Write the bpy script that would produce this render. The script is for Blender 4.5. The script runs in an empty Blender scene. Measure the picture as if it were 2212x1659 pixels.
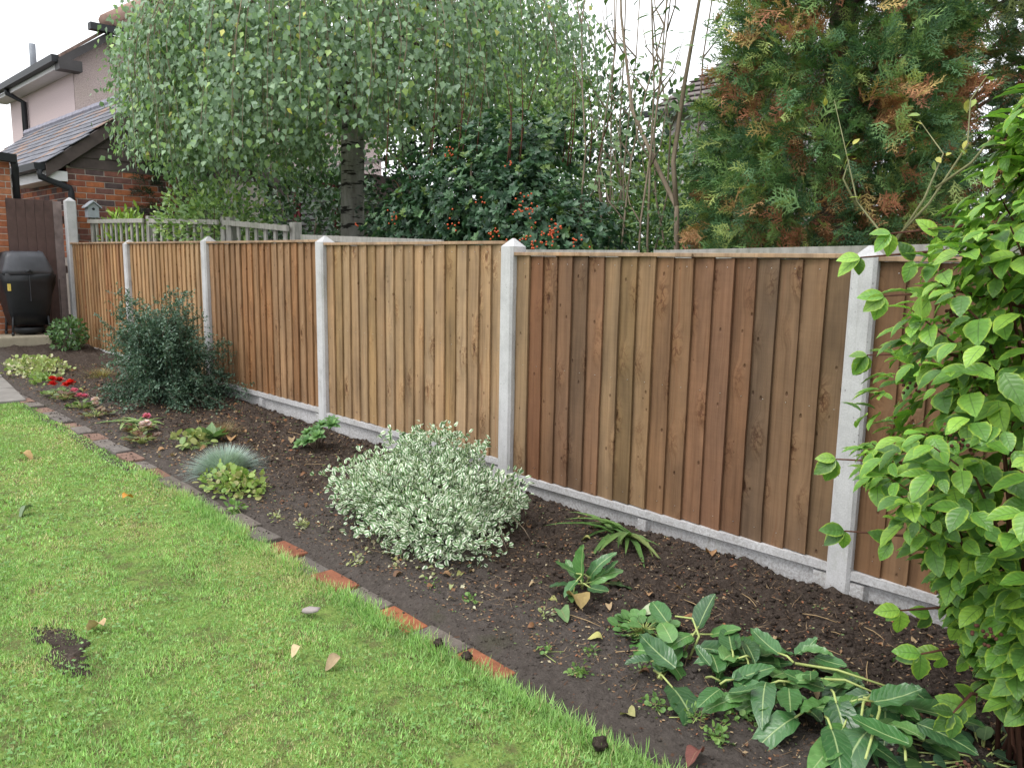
import bpy, bmesh, math, random
import numpy as np
from mathutils import Vector, Matrix, noise

random.seed(7); rng = np.random.default_rng(11)
R = math.radians
sc = bpy.context.scene
COL = sc.collection

# ------------------------------------------------------------------ camera
CAMX, CAMY, EYE = 10.689, -3.0125, 1.33
YAW, PITCH, ROLL, FPX, PW, PH = 0.79154, 0.15426, 0.017494, 1680.8, 2212.0, 1659.0
Fv = Vector((-math.cos(YAW)*math.cos(PITCH), math.sin(YAW)*math.cos(PITCH), -math.sin(PITCH)))
Rv = Fv.cross(Vector((0, 0, 1))).normalized(); Uv = Rv.cross(Fv)
R2 = Rv*math.cos(ROLL) + Uv*math.sin(ROLL); U2 = -Rv*math.sin(ROLL) + Uv*math.cos(ROLL)
cam_data = bpy.data.cameras.new('camera'); cam = bpy.data.objects.new('camera', cam_data); COL.objects.link(cam)
m3 = Matrix((R2, U2, -Fv)).transposed()
cam.matrix_world = Matrix.Translation((CAMX, CAMY, EYE)) @ m3.to_4x4()
cam_data.sensor_fit = 'HORIZONTAL'; cam_data.sensor_width = 36.0; cam_data.lens = 36.0*FPX/PW
cam_data.clip_start = 0.02; cam_data.clip_end = 500
sc.camera = cam
CAM = np.array([CAMX, CAMY, EYE])

# ------------------------------------------------------------------ sky, sun, exposure
world = bpy.data.worlds.new('World'); sc.world = world; world.use_nodes = True
wn = world.node_tree; wn.nodes.clear()
SUN_EL, SUN_AZ = R(58), R(200)          # sun high behind cloud, over the camera's left shoulder
sky = wn.nodes.new('ShaderNodeTexSky'); sky.sky_type = 'NISHITA'; sky.sun_disc = False
sky.sun_elevation = SUN_EL; sky.sun_rotation = SUN_AZ; sky.air_density = 1.0; sky.dust_density = 3.0
hs = wn.nodes.new('ShaderNodeHueSaturation'); hs.inputs['Saturation'].default_value = 0.16
mixw = wn.nodes.new('ShaderNodeMixRGB'); mixw.inputs[0].default_value = 0.78
mixw.inputs[2].default_value = (11.0, 11.3, 11.7, 1)      # even cloud deck
bg = wn.nodes.new('ShaderNodeBackground'); bg.inputs[1].default_value = 0.12
wo = wn.nodes.new('ShaderNodeOutputWorld')
wn.links.new(sky.outputs[0], hs.inputs['Color']); wn.links.new(hs.outputs[0], mixw.inputs[1])
wn.links.new(mixw.outputs[0], bg.inputs[0]); wn.links.new(bg.outputs[0], wo.inputs[0])
sun_d = bpy.data.lights.new('sun', 'SUN'); sun_d.energy = 1.3; sun_d.angle = R(28); sun_d.color = (1, .97, .92)
sun = bpy.data.objects.new('sun', sun_d); COL.objects.link(sun)
# sun direction: comes from the lawn side (-Y), a little from the near end
sdir = Vector((math.sin(SUN_AZ)*math.cos(SUN_EL), math.cos(SUN_AZ)*math.cos(SUN_EL), math.sin(SUN_EL)))
sun.rotation_euler = sdir.to_track_quat('Z', 'Y').to_euler()
sun.location = (6, -6, 12)
sc.view_settings.view_transform = 'Standard'; sc.view_settings.look = 'None'
sc.view_settings.gamma = 1.0; sc.view_settings.use_curve_mapping = False
sc.view_settings.exposure = 0.68
sc.render.engine = 'CYCLES'
sc.render.resolution_x = 1024; sc.render.resolution_y = 767

# ------------------------------------------------------------------ helpers: objects
def link(o): COL.objects.link(o); return o
def tag(o, label=None, cat=None, group=None, kind=None):
    if label: o['label'] = label
    if cat: o['category'] = cat
    if group: o['group'] = group
    if kind: o['kind'] = kind
    return o
def thing(name, label, cat, loc=(0, 0, 0), rz=0, group=None):
    o = bpy.data.objects.new(name, None); o.empty_display_size = .1; link(o)
    o.location = loc; o.rotation_euler = (0, 0, rz)
    return tag(o, label, cat, group)
def np_mesh(name, V, F, mat=None, col=None, luv=None, smooth=False):
    """V (n,3); F list of (m,k) int arrays"""
    V = np.asarray(V, np.float32); me = bpy.data.meshes.new(name)
    if not isinstance(F, (list, tuple)): F = [F]
    F = [np.asarray(f, np.int32) for f in F if len(f)]
    nl = sum(f.size for f in F); npoly = sum(len(f) for f in F)
    me.vertices.add(len(V)); me.vertices.foreach_set('co', V.ravel())
    me.loops.add(nl); me.polygons.add(npoly)
    me.loops.foreach_set('vertex_index', np.concatenate([f.ravel() for f in F]))
    st = []; s = 0
    for f in F:
        k = f.shape[1]; st.append(s + np.arange(len(f))*k); s += f.size
    me.polygons.foreach_set('loop_start', np.concatenate(st).astype(np.int32))
    if smooth: me.polygons.foreach_set('use_smooth', np.ones(npoly, bool))
    me.update(calc_edges=True)
    if col is not None:
        a = me.attributes.new('Col', 'FLOAT_COLOR', 'POINT')
        c = np.ones((len(V), 4), np.float32); c[:, :3] = col; a.data.foreach_set('color', c.ravel())
    if luv is not None:
        a = me.attributes.new('luv', 'FLOAT_VECTOR', 'POINT')
        c = np.zeros((len(V), 3), np.float32); c[:, :luv.shape[1]] = luv; a.data.foreach_set('vector', c.ravel())
    if mat: me.materials.append(mat)
    return me
def add(name, me, parent=None, loc=None):
    o = bpy.data.objects.new(name, me); link(o)
    if parent is not None: o.parent = parent
    if loc is not None: o.location = loc
    return o
class MB:
    """collects boxes, prisms and tubes into ONE mesh"""
    def __init__(s): s.V = []; s.F = {}; s.n = 0
    def raw(s, V, F):
        V = np.asarray(V, float)
        for f in F: s.F.setdefault(len(f), []).append([i + s.n for i in f])
        s.V.append(V); s.n += len(V); return s
    def box(s, a, b, M=None):
        (x0, y0, z0), (x1, y1, z1) = a, b
        V = np.array([(x0,y0,z0),(x1,y0,z0),(x1,y1,z0),(x0,y1,z0),(x0,y0,z1),(x1,y0,z1),(x1,y1,z1),(x0,y1,z1)], float)
        if M is not None: V = np.array([M @ Vector(v) for v in V])
        return s.raw(V, [(0,3,2,1),(4,5,6,7),(0,1,5,4),(1,2,6,5),(2,3,7,6),(3,0,4,7)])
    def prism(s, poly, vec):
        n = len(poly); P = np.array(poly, float); V = np.concatenate([P, P + np.array(vec, float)])
        return s.raw(V, [tuple(range(n))[::-1], tuple(range(n, 2*n))] + [(i, (i+1) % n, n+(i+1) % n, n+i) for i in range(n)])
    def tube(s, pts, rad, k=6, cap=True):
        pts = [Vector(p) for p in pts]; n = len(pts)
        if not hasattr(rad, '__len__'): rad = [rad]*n
        V = []
        for i, p in enumerate(pts):
            d = (pts[min(i+1, n-1)] - pts[max(i-1, 0)])
            d = d.normalized() if d.length > 1e-9 else Vector((0, 0, 1))
            a = d.orthogonal().normalized() if i == 0 else (pa - d*pa.dot(d)).normalized()
            pa = a; b = d.cross(a)
            for j in range(k):
                t = 2*math.pi*j/k; V.append(p + (a*math.cos(t) + b*math.sin(t))*rad[i])
        F = [(i*k+j, i*k+(j+1) % k, (i+1)*k+(j+1) % k, (i+1)*k+j) for i in range(n-1) for j in range(k)]
        if cap: F += [tuple(range(k))[::-1], tuple(range((n-1)*k, n*k))]
        return s.raw(V, F)
    def blob(s, c, r, seed=0, amp=.25, rings=5, seg=7):
        V = [(0, 0, 1)]
        for i in range(1, rings):
            for j in range(seg):
                t = math.pi*i/rings; p = 2*math.pi*j/seg; V.append((math.sin(t)*math.cos(p), math.sin(t)*math.sin(p), math.cos(t)))
        V.append((0, 0, -1)); V = np.array(V)
        for i in range(len(V)): V[i] *= 1 + amp*noise.noise(Vector(V[i])*1.7 + Vector((seed*3.1, seed*1.7, 0)))
        V = V*np.array(r) + np.array(c); F = []
        for j in range(seg): F.append((0, 1+j, 1+(j+1) % seg))
        for i in range(rings-2):
            for j in range(seg): F.append((1+i*seg+j, 1+(i+1)*seg+j, 1+(i+1)*seg+(j+1) % seg, 1+i*seg+(j+1) % seg))
        l = len(V)-1; b = 1+(rings-2)*seg
        for j in range(seg): F.append((l, b+(j+1) % seg, b+j))
        return s.raw(V, F)
    def mesh(s, name, mat, smooth=False, off=(0, 0, 0)):
        V = np.concatenate(s.V) - np.array(off)
        me = bpy.data.meshes.new(name)
        me.from_pydata(V.tolist(), [], [f for k in s.F for f in s.F[k]])
        if smooth: me.polygons.foreach_set('use_smooth', np.ones(len(me.polygons), bool))
        me.update()
        if mat: me.materials.append(mat)
        return me
    def build(s, name, mat, parent=None, smooth=False, off=(0, 0, 0)):
        return add(name, s.mesh(name, mat, smooth, off), parent)
def bevel(o_or_me, w, seg=2):
    me = o_or_me.data if hasattr(o_or_me, 'data') else o_or_me
    bm = bmesh.new(); bm.from_mesh(me)
    bmesh.ops.bevel(bm, geom=bm.edges[:] , offset=w, segments=seg, profile=.6, affect='EDGES', clamp_overlap=True)
    bm.to_mesh(me); bm.free(); me.update(); return o_or_me

# ------------------------------------------------------------------ helpers: nodes
class NT:
    def __init__(s, name):
        s.m = bpy.data.materials.new(name); s.m.use_nodes = True; s.t = s.m.node_tree
        s.b = s.t.nodes['Principled BSDF']; s.out = s.t.nodes['Material Output']
    def n(s, typ, **kw):
        o = s.t.nodes.new('ShaderNode'+typ)
        for k, v in kw.items(): setattr(o, k, v)
        return o
    def set(s, sock, v):
        if isinstance(v, bpy.types.NodeSocket): s.t.links.new(v, sock)
        else:
            if isinstance(v, (tuple, list)) and len(v) == 3 and sock.type == 'RGBA': v = (*v, 1)
            sock.default_value = v
    def math(s, op, a, b=0.0, c=None, clamp=False):
        o = s.n('Math', operation=op, use_clamp=clamp); s.set(o.inputs[0], a); s.set(o.inputs[1], b)
        if c is not None: s.set(o.inputs[2], c)
        return o.outputs[0]
    def vmath(s, op, a, b):
        o = s.n('VectorMath', operation=op); s.set(o.inputs[0], a); s.set(o.inputs[1], b); return o.outputs[0]
    def mix(s, f, a, b, mode='MIX'):
        o = s.n('MixRGB', blend_type=mode); s.set(o.inputs[0], f); s.set(o.inputs[1], a); s.set(o.inputs[2], b); return o.outputs[0]
    def noise(s, vec, scale, detail=4, rough=.6, dist=0):
        o = s.n('TexNoise'); s.set(o.inputs['Vector'], vec); s.set(o.inputs['Scale'], scale)
        s.set(o.inputs['Detail'], detail); s.set(o.inputs['Roughness'], rough); s.set(o.inputs['Distortion'], dist); return o.outputs['Fac']
    def vor(s, vec, scale, feature='F1'):
        o = s.n('TexVoronoi', feature=feature); s.set(o.inputs['Vector'], vec); s.set(o.inputs['Scale'], scale); return o.outputs['Distance']
    def ramp(s, f, stops):
        o = s.n('ValToRGB'); el = o.color_ramp.elements
        while len(el) < len(stops): el.new(.5)
        for e, (p, c) in zip(el, stops): e.position = p; e.color = (*c, 1) if len(c) == 3 else c
        s.set(o.inputs[0], f); return o.outputs[0]
    def step(s, v, a, b):
        o = s.n('MapRange'); o.interpolation_type = 'SMOOTHSTEP'; s.set(o.inputs[0], v); s.set(o.inputs[1], a); s.set(o.inputs[2], b); return o.outputs[0]
    def map(s, vec, scale=(1, 1, 1), loc=(0, 0, 0)):
        o = s.n('Mapping'); s.set(o.inputs[0], vec); o.inputs['Scale'].default_value = scale; o.inputs['Location'].default_value = loc; return o.outputs[0]
    def coord(s, k='Object'): return s.n('TexCoord').outputs[k]
    def objinfo(s): return s.n('ObjectInfo')
    def attr(s, name): return s.n('Attribute', attribute_name=name)
    def bump(s, h, strength=.5, dist=.01):
        o = s.n('Bump'); s.set(o.inputs['Height'], h); o.inputs['Strength'].default_value = strength; o.inputs['Distance'].default_value = dist
        s.t.links.new(o.outputs[0], s.b.inputs['Normal']); return o.outputs[0]
    def fin(s, col, rough=.8, spec=.3):
        s.set(s.b.inputs['Base Color'], col); s.set(s.b.inputs['Roughness'], rough); s.set(s.b.inputs['Specular IOR Level'], spec); return s.m

def m_plain(name, col, rough=.6, spec=.3, var=.25, scale=8, metal=0):
    t = NT(name); c = t.coord(); n = t.noise(c, scale, 6, .65)
    k = t.ramp(n, [(.25, tuple(x*(1-var) for x in col)), (.75, tuple(min(1, x*(1+var)) for x in col))])
    t.bump(t.noise(c, scale*12, 4), .25, .003); t.set(t.b.inputs['Metallic'], metal)
    return t.fin(k, rough, spec)
def m_leaf(name, rough=.42, spec=.4, trans=.25, vein=0.0, margin=None, mw=(.6, .95), veinf=16.0, veincol=None, sidev=.5):
    """leaf colour comes from attribute Col; luv.x = across (-1..1), luv.y = along (0..1)"""
    t = NT(name); col = t.attr('Col').outputs['Color']; geo = t.n('NewGeometry')
    nz = t.noise(geo.outputs['Position'], 45, 3)
    col = t.mix(1.0, col, t.ramp(nz, [(.3, (.82, .82, .82)), (.7, (1.15, 1.15, 1.15))]), 'MULTIPLY')
    if vein or margin:
        sep = t.n('SeparateXYZ'); t.set(sep.inputs[0], t.attr('luv').outputs['Vector'])
        au = t.math('ABSOLUTE', sep.outputs[0]); v = sep.outputs[1]
        if margin:
            j = t.math('ADD', au, t.math('MULTIPLY', t.math('SUBTRACT', t.noise(geo.outputs['Position'], 70, 2), .5), .5))
            col = t.mix(t.step(j, *mw), col, margin)
        if vein:
            mid = t.step(au, .09, .02)
            ph = t.math('MULTIPLY', t.math('ADD', t.math('SUBTRACT', v, t.math('MULTIPLY', au, .22)), t.math('MULTIPLY', t.noise(geo.outputs['Position'], 38, 2), .16)), veinf)
            side = t.step(t.math('ABSOLUTE', t.math('SUBTRACT', t.math('FRACT', ph), .5)), .10, .02)
            vv = t.math('MAXIMUM', mid, t.math('MULTIPLY', side, sidev))
            col = t.mix(t.math('MULTIPLY', vv, vein), col, veincol or (.35, .45, .2))
            t.bump(t.math('SUBTRACT', t.math('ABSOLUTE', t.math('SUBTRACT', t.math('FRACT', ph), .5)), vv), .24, .004)
    t.fin(col, rough, spec)
    if trans:
        tr = t.n('BsdfTranslucent'); t.set(tr.inputs[0], t.mix(1.0, col, (1.1, 1.25, .7), 'MULTIPLY'))
        ms = t.n('MixShader'); ms.inputs[0].default_value = trans
        t.t.links.new(t.b.outputs[0], ms.inputs[1]); t.t.links.new(tr.outputs[0], ms.inputs[2]); t.t.links.new(ms.outputs[0], t.out.inputs[0])
    return t.m

# ------------------------------------------------------------------ helpers: foliage
def lt(st, fold=.15, droop=.15, wav=0.0):
    """leaf template, unit length along +y, st = [(v, halfwidth)...]; returns V, triangles, luv"""
    V = [(0, 0, 0)]; U = [(0, 0)]; mw = max(h for _, h in st)
    for i, (v, h) in enumerate(st):
        z = -droop*v*v; w = wav*(1 if i % 2 else -1)
        V += [(-h, v, z + fold*h + w), (0, v, z), (h, v, z + fold*h - w)]; U += [(-1, v), (0, v), (1, v)]
    V.append((0, 1, -droop)); U.append((0, 1)); T = []
    T += [(0, 2, 1), (0, 3, 2)]
    for i in range(len(st)-1):
        a = 1+3*i; b = a+3
        T += [(a, a+1, b+1), (a, b+1, b), (a+1, a+2, b+2), (a+1, b+2, b+1)]
    a = 1+3*(len(st)-1); e = len(V)-1
    T += [(a, a+1, e), (a+1, a+2, e)]
    return np.array(V, float), np.array(T), np.array(U, float)
def nrm(a): return a/np.maximum(np.linalg.norm(a, axis=-1, keepdims=True), 1e-9)
def basis(tip, nh):
    y = nrm(tip); x = nrm(np.cross(y, nh)); z = np.cross(x, y)
    return np.stack([x, y, z], axis=-1)           # columns
def stamp(T, P, B, S, C):
    V, F, U = T; n = len(P); k = len(V)
    S = np.asarray(S, float); S = S[:, None] if S.ndim == 1 else S
    W = np.einsum('nij,nkj->nki', B, V[None]*(S[:, None, :] if S.shape[1] == 3 else S[:, :, None])) + P[:, None, :]
    FF = (F[None] + (np.arange(n)*k)[:, None, None]).reshape(-1, F.shape[1])
    return W.reshape(-1, 3), FF, np.repeat(C, k, axis=0), np.tile(U, (n, 1))
def project(P):
    d = P - CAM; z = d @ np.array(Fv)
    return PW/2 + FPX*(d @ np.array(R2))/z, PH/2 - FPX*(d @ np.array(U2))/z, z
def foliage(parent, name, T, P, tip, nh, S, pal, mat, singles=0, idx=None, jit=.16, base=None, single_name='leaf'):
    """leaves of one plant: the ones that show largest become parts of their own, the rest one part of kind stuff"""
    P = np.asarray(P, float); n = len(P); pal = np.array(pal, float)
    if idx is None: idx = rng.integers(0, len(pal), n)
    off = np.array(parent.location if base is None else base); B = basis(np.asarray(tip, float), np.asarray(nh, float))
    C = pal[idx]*(1 + rng.normal(0, jit, (n, 1))); C = np.clip(C, 0.002, .95); S = np.asarray(S, float)
    one = np.zeros(n, bool)
    if singles:
        x, y, z = project(P); inf = (x > -20) & (x < PW+20) & (y > -20) & (y < PH+20) & (z > .2)
        sc_ = np.where(inf, S/np.maximum(z, .2)**2, -1); o = np.argsort(-sc_)[:singles]; one[o[sc_[o] > 0]] = True
        vm = {}
        for i in np.where(one)[0]:
            k = int(idx[i])
            if k not in vm:
                vm[k] = np_mesh(single_name, T[0], T[1], mat, np.repeat(pal[k][None], len(T[0]), 0), T[2], True)
            ob = bpy.data.objects.new(single_name, vm[k]); link(ob); ob.parent = parent
            M = Matrix(B[i].tolist()).to_4x4(); M = Matrix.Translation(Vector(P[i]-off)) @ M @ Matrix.Scale(S[i], 4)
            ob.matrix_basis = M
    r = ~one
    if r.any():
        V, F, CC, UU = stamp(T, P[r]-off, B[r], S[r], C[r])
        o = add(name, np_mesh(name, V, F, mat, CC, UU, True), parent)
        tag(o, kind='stuff'); return o
def fib(n, j=.3):
    i = np.arange(n) + rng.random(n); ph = i*2.399963 + rng.normal(0, j, n); z = 1 - 2*i/n
    r = np.sqrt(np.maximum(0, 1-z*z)); return np.stack([r*np.cos(ph), r*np.sin(ph), z], 1)
def nz3(P, s, seed=0):
    return np.array([noise.noise(Vector(p)*s + Vector((seed, seed*.7, -seed))) for p in P])
def shell(center, rad, n, depth=.35, lump=.25, ls=2.0, seed=1, zmin=None):
    """points through the outer volume of a lumpy ellipsoid, and their outward directions"""
    D = fib(n); k = 1 + lump*nz3(D, ls, seed) + lump*.5*nz3(D, ls*2.7, seed+5)
    t = 1 - depth*rng.random(n)**1.6
    P = np.array(center) + D*np.array(rad)*(k*t)[:, None]
    O = nrm(D/np.array(rad))
    if zmin is not None: g = P[:, 2] > zmin; P, O = P[g], O[g]
    return P, O

# ------------------------------------------------------------------ ground height
def gz(x):
    d = np.clip(9.5-np.asarray(x, float), -2, 11); return .04 + .006*d + .002*d*np.abs(d)
def g1(x): return float(gz(x))

# ------------------------------------------------------------------ materials
def mat_board():
    t = NT('fence_board_timber'); oi = t.objinfo(); c = t.coord()
    off = t.n('CombineXYZ'); r = oi.outputs['Random']
    t.set(off.inputs[0], t.math('MULTIPLY', r, 37.0)); t.set(off.inputs[2], t.math('MULTIPLY', r, 91.0))
    p = t.vmath('ADD', c, off.outputs[0])
    kd = t.vor(t.map(p, (7.5, .01, 3.4)), 1.0); kd2 = t.vor(t.map(p, (16, .01, 9.0), (3, 0, 8)), 1.0)
    knot = t.math('MAXIMUM', t.step(kd, .13, .03), t.math('MULTIPLY', t.step(kd2, .12, .04), .75))
    halo = t.step(kd, .42, .08)
    warp = t.n('CombineXYZ'); t.set(warp.inputs[0], t.math('MULTIPLY', t.math('ADD', halo, t.noise(t.map(p, (3, 1, 1.2)), 1.0, 2)), .05))
    pg = t.vmath('ADD', p, warp.outputs[0])
    g = t.noise(t.map(pg, (95, 20, 2.2)), 1.0, 5, .65); g2 = t.noise(t.map(pg, (26, 10, .8)), 1.0, 3, .5)
    saw = t.noise(t.map(p, (1.5, 5, 130)), 1.0, 2, .5)
    blot = t.noise(t.map(p, (5, 3, 1.6)), 1.0, 4, .6)
    col = t.mix(1, oi.outputs['Color'], t.ramp(g, [(.25, (.74, .70, .66)), (.5, (1, 1, 1)), (.8, (1.16, 1.15, 1.12))]), 'MULTIPLY')
    col = t.mix(1, col, t.ramp(g2, [(.3, (.82, .80, .78)), (.65, (1.12, 1.12, 1.12))]), 'MULTIPLY')
    col = t.mix(1, col, t.ramp(blot, [(.28, (.62, .62, .64)), (.5, (.98, .97, .95)), (.72, (1.22, 1.16, 1.08))]), 'MULTIPLY')
    col = t.mix(.2, col, t.mix(1, col, t.ramp(saw, [(.4, (.85, .85, .85)), (.6, (1.06, 1.06, 1.06))]), 'MULTIPLY'))
    col = t.mix(t.math('MULTIPLY', halo, .35), col, t.mix(1, col, (1.22, 1.12, .95), 'MULTIPLY'))
    col = t.mix(t.math('MULTIPLY', knot, .85), col, t.mix(1, col, (.36, .25, .2), 'MULTIPLY'))
    mark = t.math('MULTIPLY', halo, t.step(t.math('ABSOLUTE', t.math('SUBTRACT', t.noise(t.map(p, (22, 4, 16)), 1.0, 3), .5)), .05, .012)); col = t.mix(t.math('MULTIPLY', mark, .7), col, t.mix(1, col, (.40, .27, .23), 'MULTIPLY'))
    red = t.step(t.noise(t.map(pg, (24, 4, .5), (5, 0, 2)), 1.0, 2), .62, .74); col = t.mix(t.math('MULTIPLY', red, .45), col, t.mix(1, col, (1.05, .78, .66), 'MULTIPLY'))
    h = t.math('ADD', t.math('MULTIPLY', g, .3), t.math('ADD', t.math('MULTIPLY', t.noise(t.map(p, (9, 3, 6)), 1.0, 2), 1.0), t.math('MULTIPLY', t.math('SUBTRACT', halo, knot), .9)))
    t.bump(h, .75, .010)
    return t.fin(col, .72, .25)
M_BOARD = mat_board()
def mat_concrete():
    t = NT('precast_concrete'); c = t.vmath('ADD', t.coord(), t.n('ObjectInfo').outputs['Location'])
    a = t.noise(c, 6, 6, .65); s = t.noise(c, 160, 3, .7); pit = t.step(t.vor(c, 55), .2, .08)
    pm = t.math('MULTIPLY', pit, t.step(t.noise(c, 14, 2), .5, .62))
    col = t.ramp(a, [(.25, (.36, .355, .36)), (.5, (.48, .475, .48)), (.78, (.58, .575, .58))])
    col = t.mix(.6, col, t.mix(1, col, t.ramp(s, [(.3, (.75, .75, .75)), (.7, (1.2, 1.2, 1.2))]), 'MULTIPLY'))
    col = t.mix(t.math('MULTIPLY', pm, .8), col, (.10, .095, .09))
    sz = t.n('SeparateXYZ'); t.set(sz.inputs[0], c)
    st = t.math('MULTIPLY', t.step(t.noise(t.map(c, (30, 30, 2)), 1, 4), .52, .72), .35)
    col = t.mix(st, col, (.27, .255, .235))
    oz = t.n('SeparateXYZ'); t.set(oz.inputs[0], t.coord())           # mud splashed up from the bed, within reach of the soil
    sp = t.math('MULTIPLY', t.step(t.math('ADD', oz.outputs[2], t.math('MULTIPLY', t.noise(c, 9, 5, .7), .35)), .62, .38), t.step(t.noise(c, 75, 4, .75), .44, .58))
    col = t.mix(t.math('MULTIPLY', sp, .42), col, (.15, .12, .10))
    alg = t.math('MULTIPLY', t.step(t.noise(t.map(c, (8, 8, 3)), 1, 5, .7), .56, .70), .28); col = t.mix(alg, col, (.25, .26, .19))
    t.bump(t.math('SUBTRACT', t.math('ADD', a, t.math('MULTIPLY', s, .35)), pm), .35, .004)
    return t.fin(col, .88, .2)
M_CONC = mat_concrete()
def mat_oldwood():
    t = NT('weathered_grey_timber'); c = t.vmath('ADD', t.coord(), t.n('ObjectInfo').outputs['Location'])
    g = t.noise(t.map(c, (30, 30, 8)), 1, 5, .6); b = t.noise(c, 3, 4)
    col = t.ramp(g, [(.25, (.19, .185, .165)), (.5, (.31, .30, .27)), (.8, (.43, .41, .37))])
    col = t.mix(t.math('MULTIPLY', t.step(b, .5, .7), .45), col, (.12, .15, .08))
    t.bump(g, .4, .004); return t.fin(col, .85, .2)
M_OLD = mat_oldwood()
def mat_soil():
    t = NT('dark_garden_soil'); c = t.coord(); a = t.noise(c, 2.0, 5, .6); f = t.noise(c, 60, 8, .75); v = t.vor(c, 85)
    big = t.noise(c, 22, 6, .7)
    col = t.ramp(f, [(.28, (.024, .018, .015)), (.5, (.064, .048, .039)), (.75, (.13, .102, .084))])
    sy = t.n('SeparateXYZ'); t.set(sy.inputs[0], c)
    trod = t.math('MULTIPLY', t.step(t.math('ADD', sy.outputs[1], t.math('MULTIPLY', t.math('SUBTRACT', a, .5), .9)), -.72, -.98), .75)
    col = t.mix(trod, col, t.mix(1, t.ramp(big, [(.3, (.075, .063, .056)), (.7, (.125, .107, .096))]), t.ramp(f, [(.3, (.8, .8, .8)), (.7, (1.15, 1.15, 1.15))]), 'MULTIPLY'))
    moss = t.math('MULTIPLY', t.step(t.noise(c, 3.3, 4), .62, .75), .35); col = t.mix(moss, col, (.05, .06, .02))
    red = t.math('MULTIPLY', t.step(t.noise(c, 48, 2), .66, .72), .6); col = t.mix(red, col, (.14, .065, .035))
    pale = t.math('MULTIPLY', t.step(t.noise(c, 90, 1), .74, .78), .7); col = t.mix(pale, col, (.30, .25, .19))
    t.bump(t.math('ADD', t.math('MULTIPLY', big, 1.2), t.math('SUBTRACT', f, t.math('MULTIPLY', v, .3))), 1.0, .016)
    return t.fin(col, .93, .15)
M_SOIL = mat_soil()
def mat_lawn():
    t = NT('lawn_earth_and_thatch'); c = t.coord(); a = t.noise(c, 1.6, 4); f = t.noise(c, 70, 6, .7)
    col = t.ramp(f, [(.3, (.09, .125, .035)), (.55, (.18, .26, .065)), (.8, (.26, .31, .11))])
    col = t.mix(t.math('MULTIPLY', t.step(t.noise(c, 14, 4), .48, .62), .7), col, (.105, .095, .045))
    t.bump(f, .8, .012); return t.fin(col, .95, .1)
M_LAWN = mat_lawn()
def mat_brick(name):
    t = NT(name); oi = t.objinfo(); c = t.vmath('ADD', t.coord(), oi.outputs['Location'])
    a = t.noise(c, 14, 5, .65); s = t.noise(c, 120, 4, .7)
    col = t.mix(1, oi.outputs['Color'], t.ramp(a, [(.3, (.68, .66, .66)), (.7, (1.22, 1.2, 1.18))]), 'MULTIPLY')
    col = t.mix(.5, col, t.mix(1, col, t.ramp(s, [(.3, (.6, .6, .6)), (.7, (1.25, 1.25, 1.25))]), 'MULTIPLY'))
    t.bump(t.math('ADD', a, s), .5, .004); return t.fin(col, .88, .2)
M_BRICK = mat_brick('fired_clay_brick')
M_MORTAR = m_plain('mortar', (.42, .37, .33), .9, .15, .2, 12)
M_BLACK = m_plain('black_plastic', (.018, .02, .023), .55, .35, .2)
M_SLATE = mat_brick('roof_slate')
M_FASC = m_plain('dark_painted_timber', (.05, .045, .045), .55, .35, .3, 5)
M_WBOARD = m_plain('brown_stained_weatherboard', (.075, .058, .052), .7, .25, .35, 6)
M_WHITE = m_plain('white_painted_wood', (.6, .59, .6), .5, .4, .1)
def mat_dash():
    t = NT('pink_pebbledash_render'); c = t.coord(); s = t.noise(c, 60, 3, .7); v = t.vor(c, 45); a = t.noise(c, .8, 4)
    col = t.ramp(s, [(.3, (.30, .235, .22)), (.5, (.50, .40, .385)), (.7, (.62, .51, .495))])
    col = t.mix(t.math('MULTIPLY', t.step(a, .45, .7), .4), col, (.40, .34, .28))
    t.bump(v, .6, .015); return t.fin(col, .9, .15)
M_DASH = mat_dash()
def mat_paint():
    t = NT('pink_painted_render'); c = t.coord(); s = t.noise(c, 40, 4, .7)
    col = t.ramp(s, [(.3, (.46, .37, .37)), (.7, (.58, .475, .475))]); t.bump(s, .4, .008); return t.fin(col, .85, .2)
M_PAINT = mat_paint()
def mat_bark(name, c0, c1, birch=False):
    t = NT(name); c = t.coord(); n = t.noise(t.map(c, (14, 14, 4)), 1, 5, .65)
    col = t.ramp(n, [(.3, c0), (.7, c1)])
    if birch:
        b = t.noise(t.map(c, (5, 5, 22)), 1, 4, .6); col = t.mix(t.step(b, .52, .62), col, (.03, .027, .025))
    t.bump(n, .7, .01); return t.fin(col, .9, .15)
M_BARK = mat_bark('brown_bark', (.06, .045, .035), (.17, .13, .10))
M_TWIG = mat_bark('tan_stem_bark', (.13, .10, .07), (.30, .24, .18))
M_RTWIG = mat_bark('reddish_stem', (.05, .02, .015), (.13, .06, .04))
M_BIRCH = mat_bark('birch_bark', (.16, .15, .13), (.36, .345, .32), True)
M_STALK = m_plain('pale_green_stalk', (.36, .42, .14), .5, .35, .25, 20)
M_SHOOT = m_plain('olive_shoot', (.19, .19, .09), .6, .3, .3, 20)
M_STRAW = m_plain('dry_straw_twig', (.34, .24, .13), .8, .2, .35, 30)
M_GLEAF = m_leaf('broad_leaf', .38, .45, .22, .35)
M_SLEAF = m_leaf('small_leaf', .42, .4, .2)
M_BLEAF = m_leaf('birch_leaf', .4, .5, .28, .2, veincol=(.3, .4, .22))
M_CLEAF = m_leaf('conifer_scale', .6, .25, .12)
M_GRASS = m_leaf('grass_blade', .5, .3, .3)
M_VLEAF = m_leaf('variegated_leaf', .45, .35, .15, 0, (.74, .78, .64), (.30, .66))
M_DOCK = m_leaf('dock_leaf', .28, .5, .12, .75, veinf=9, veincol=(.34, .44, .19), sidev=.16)
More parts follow.
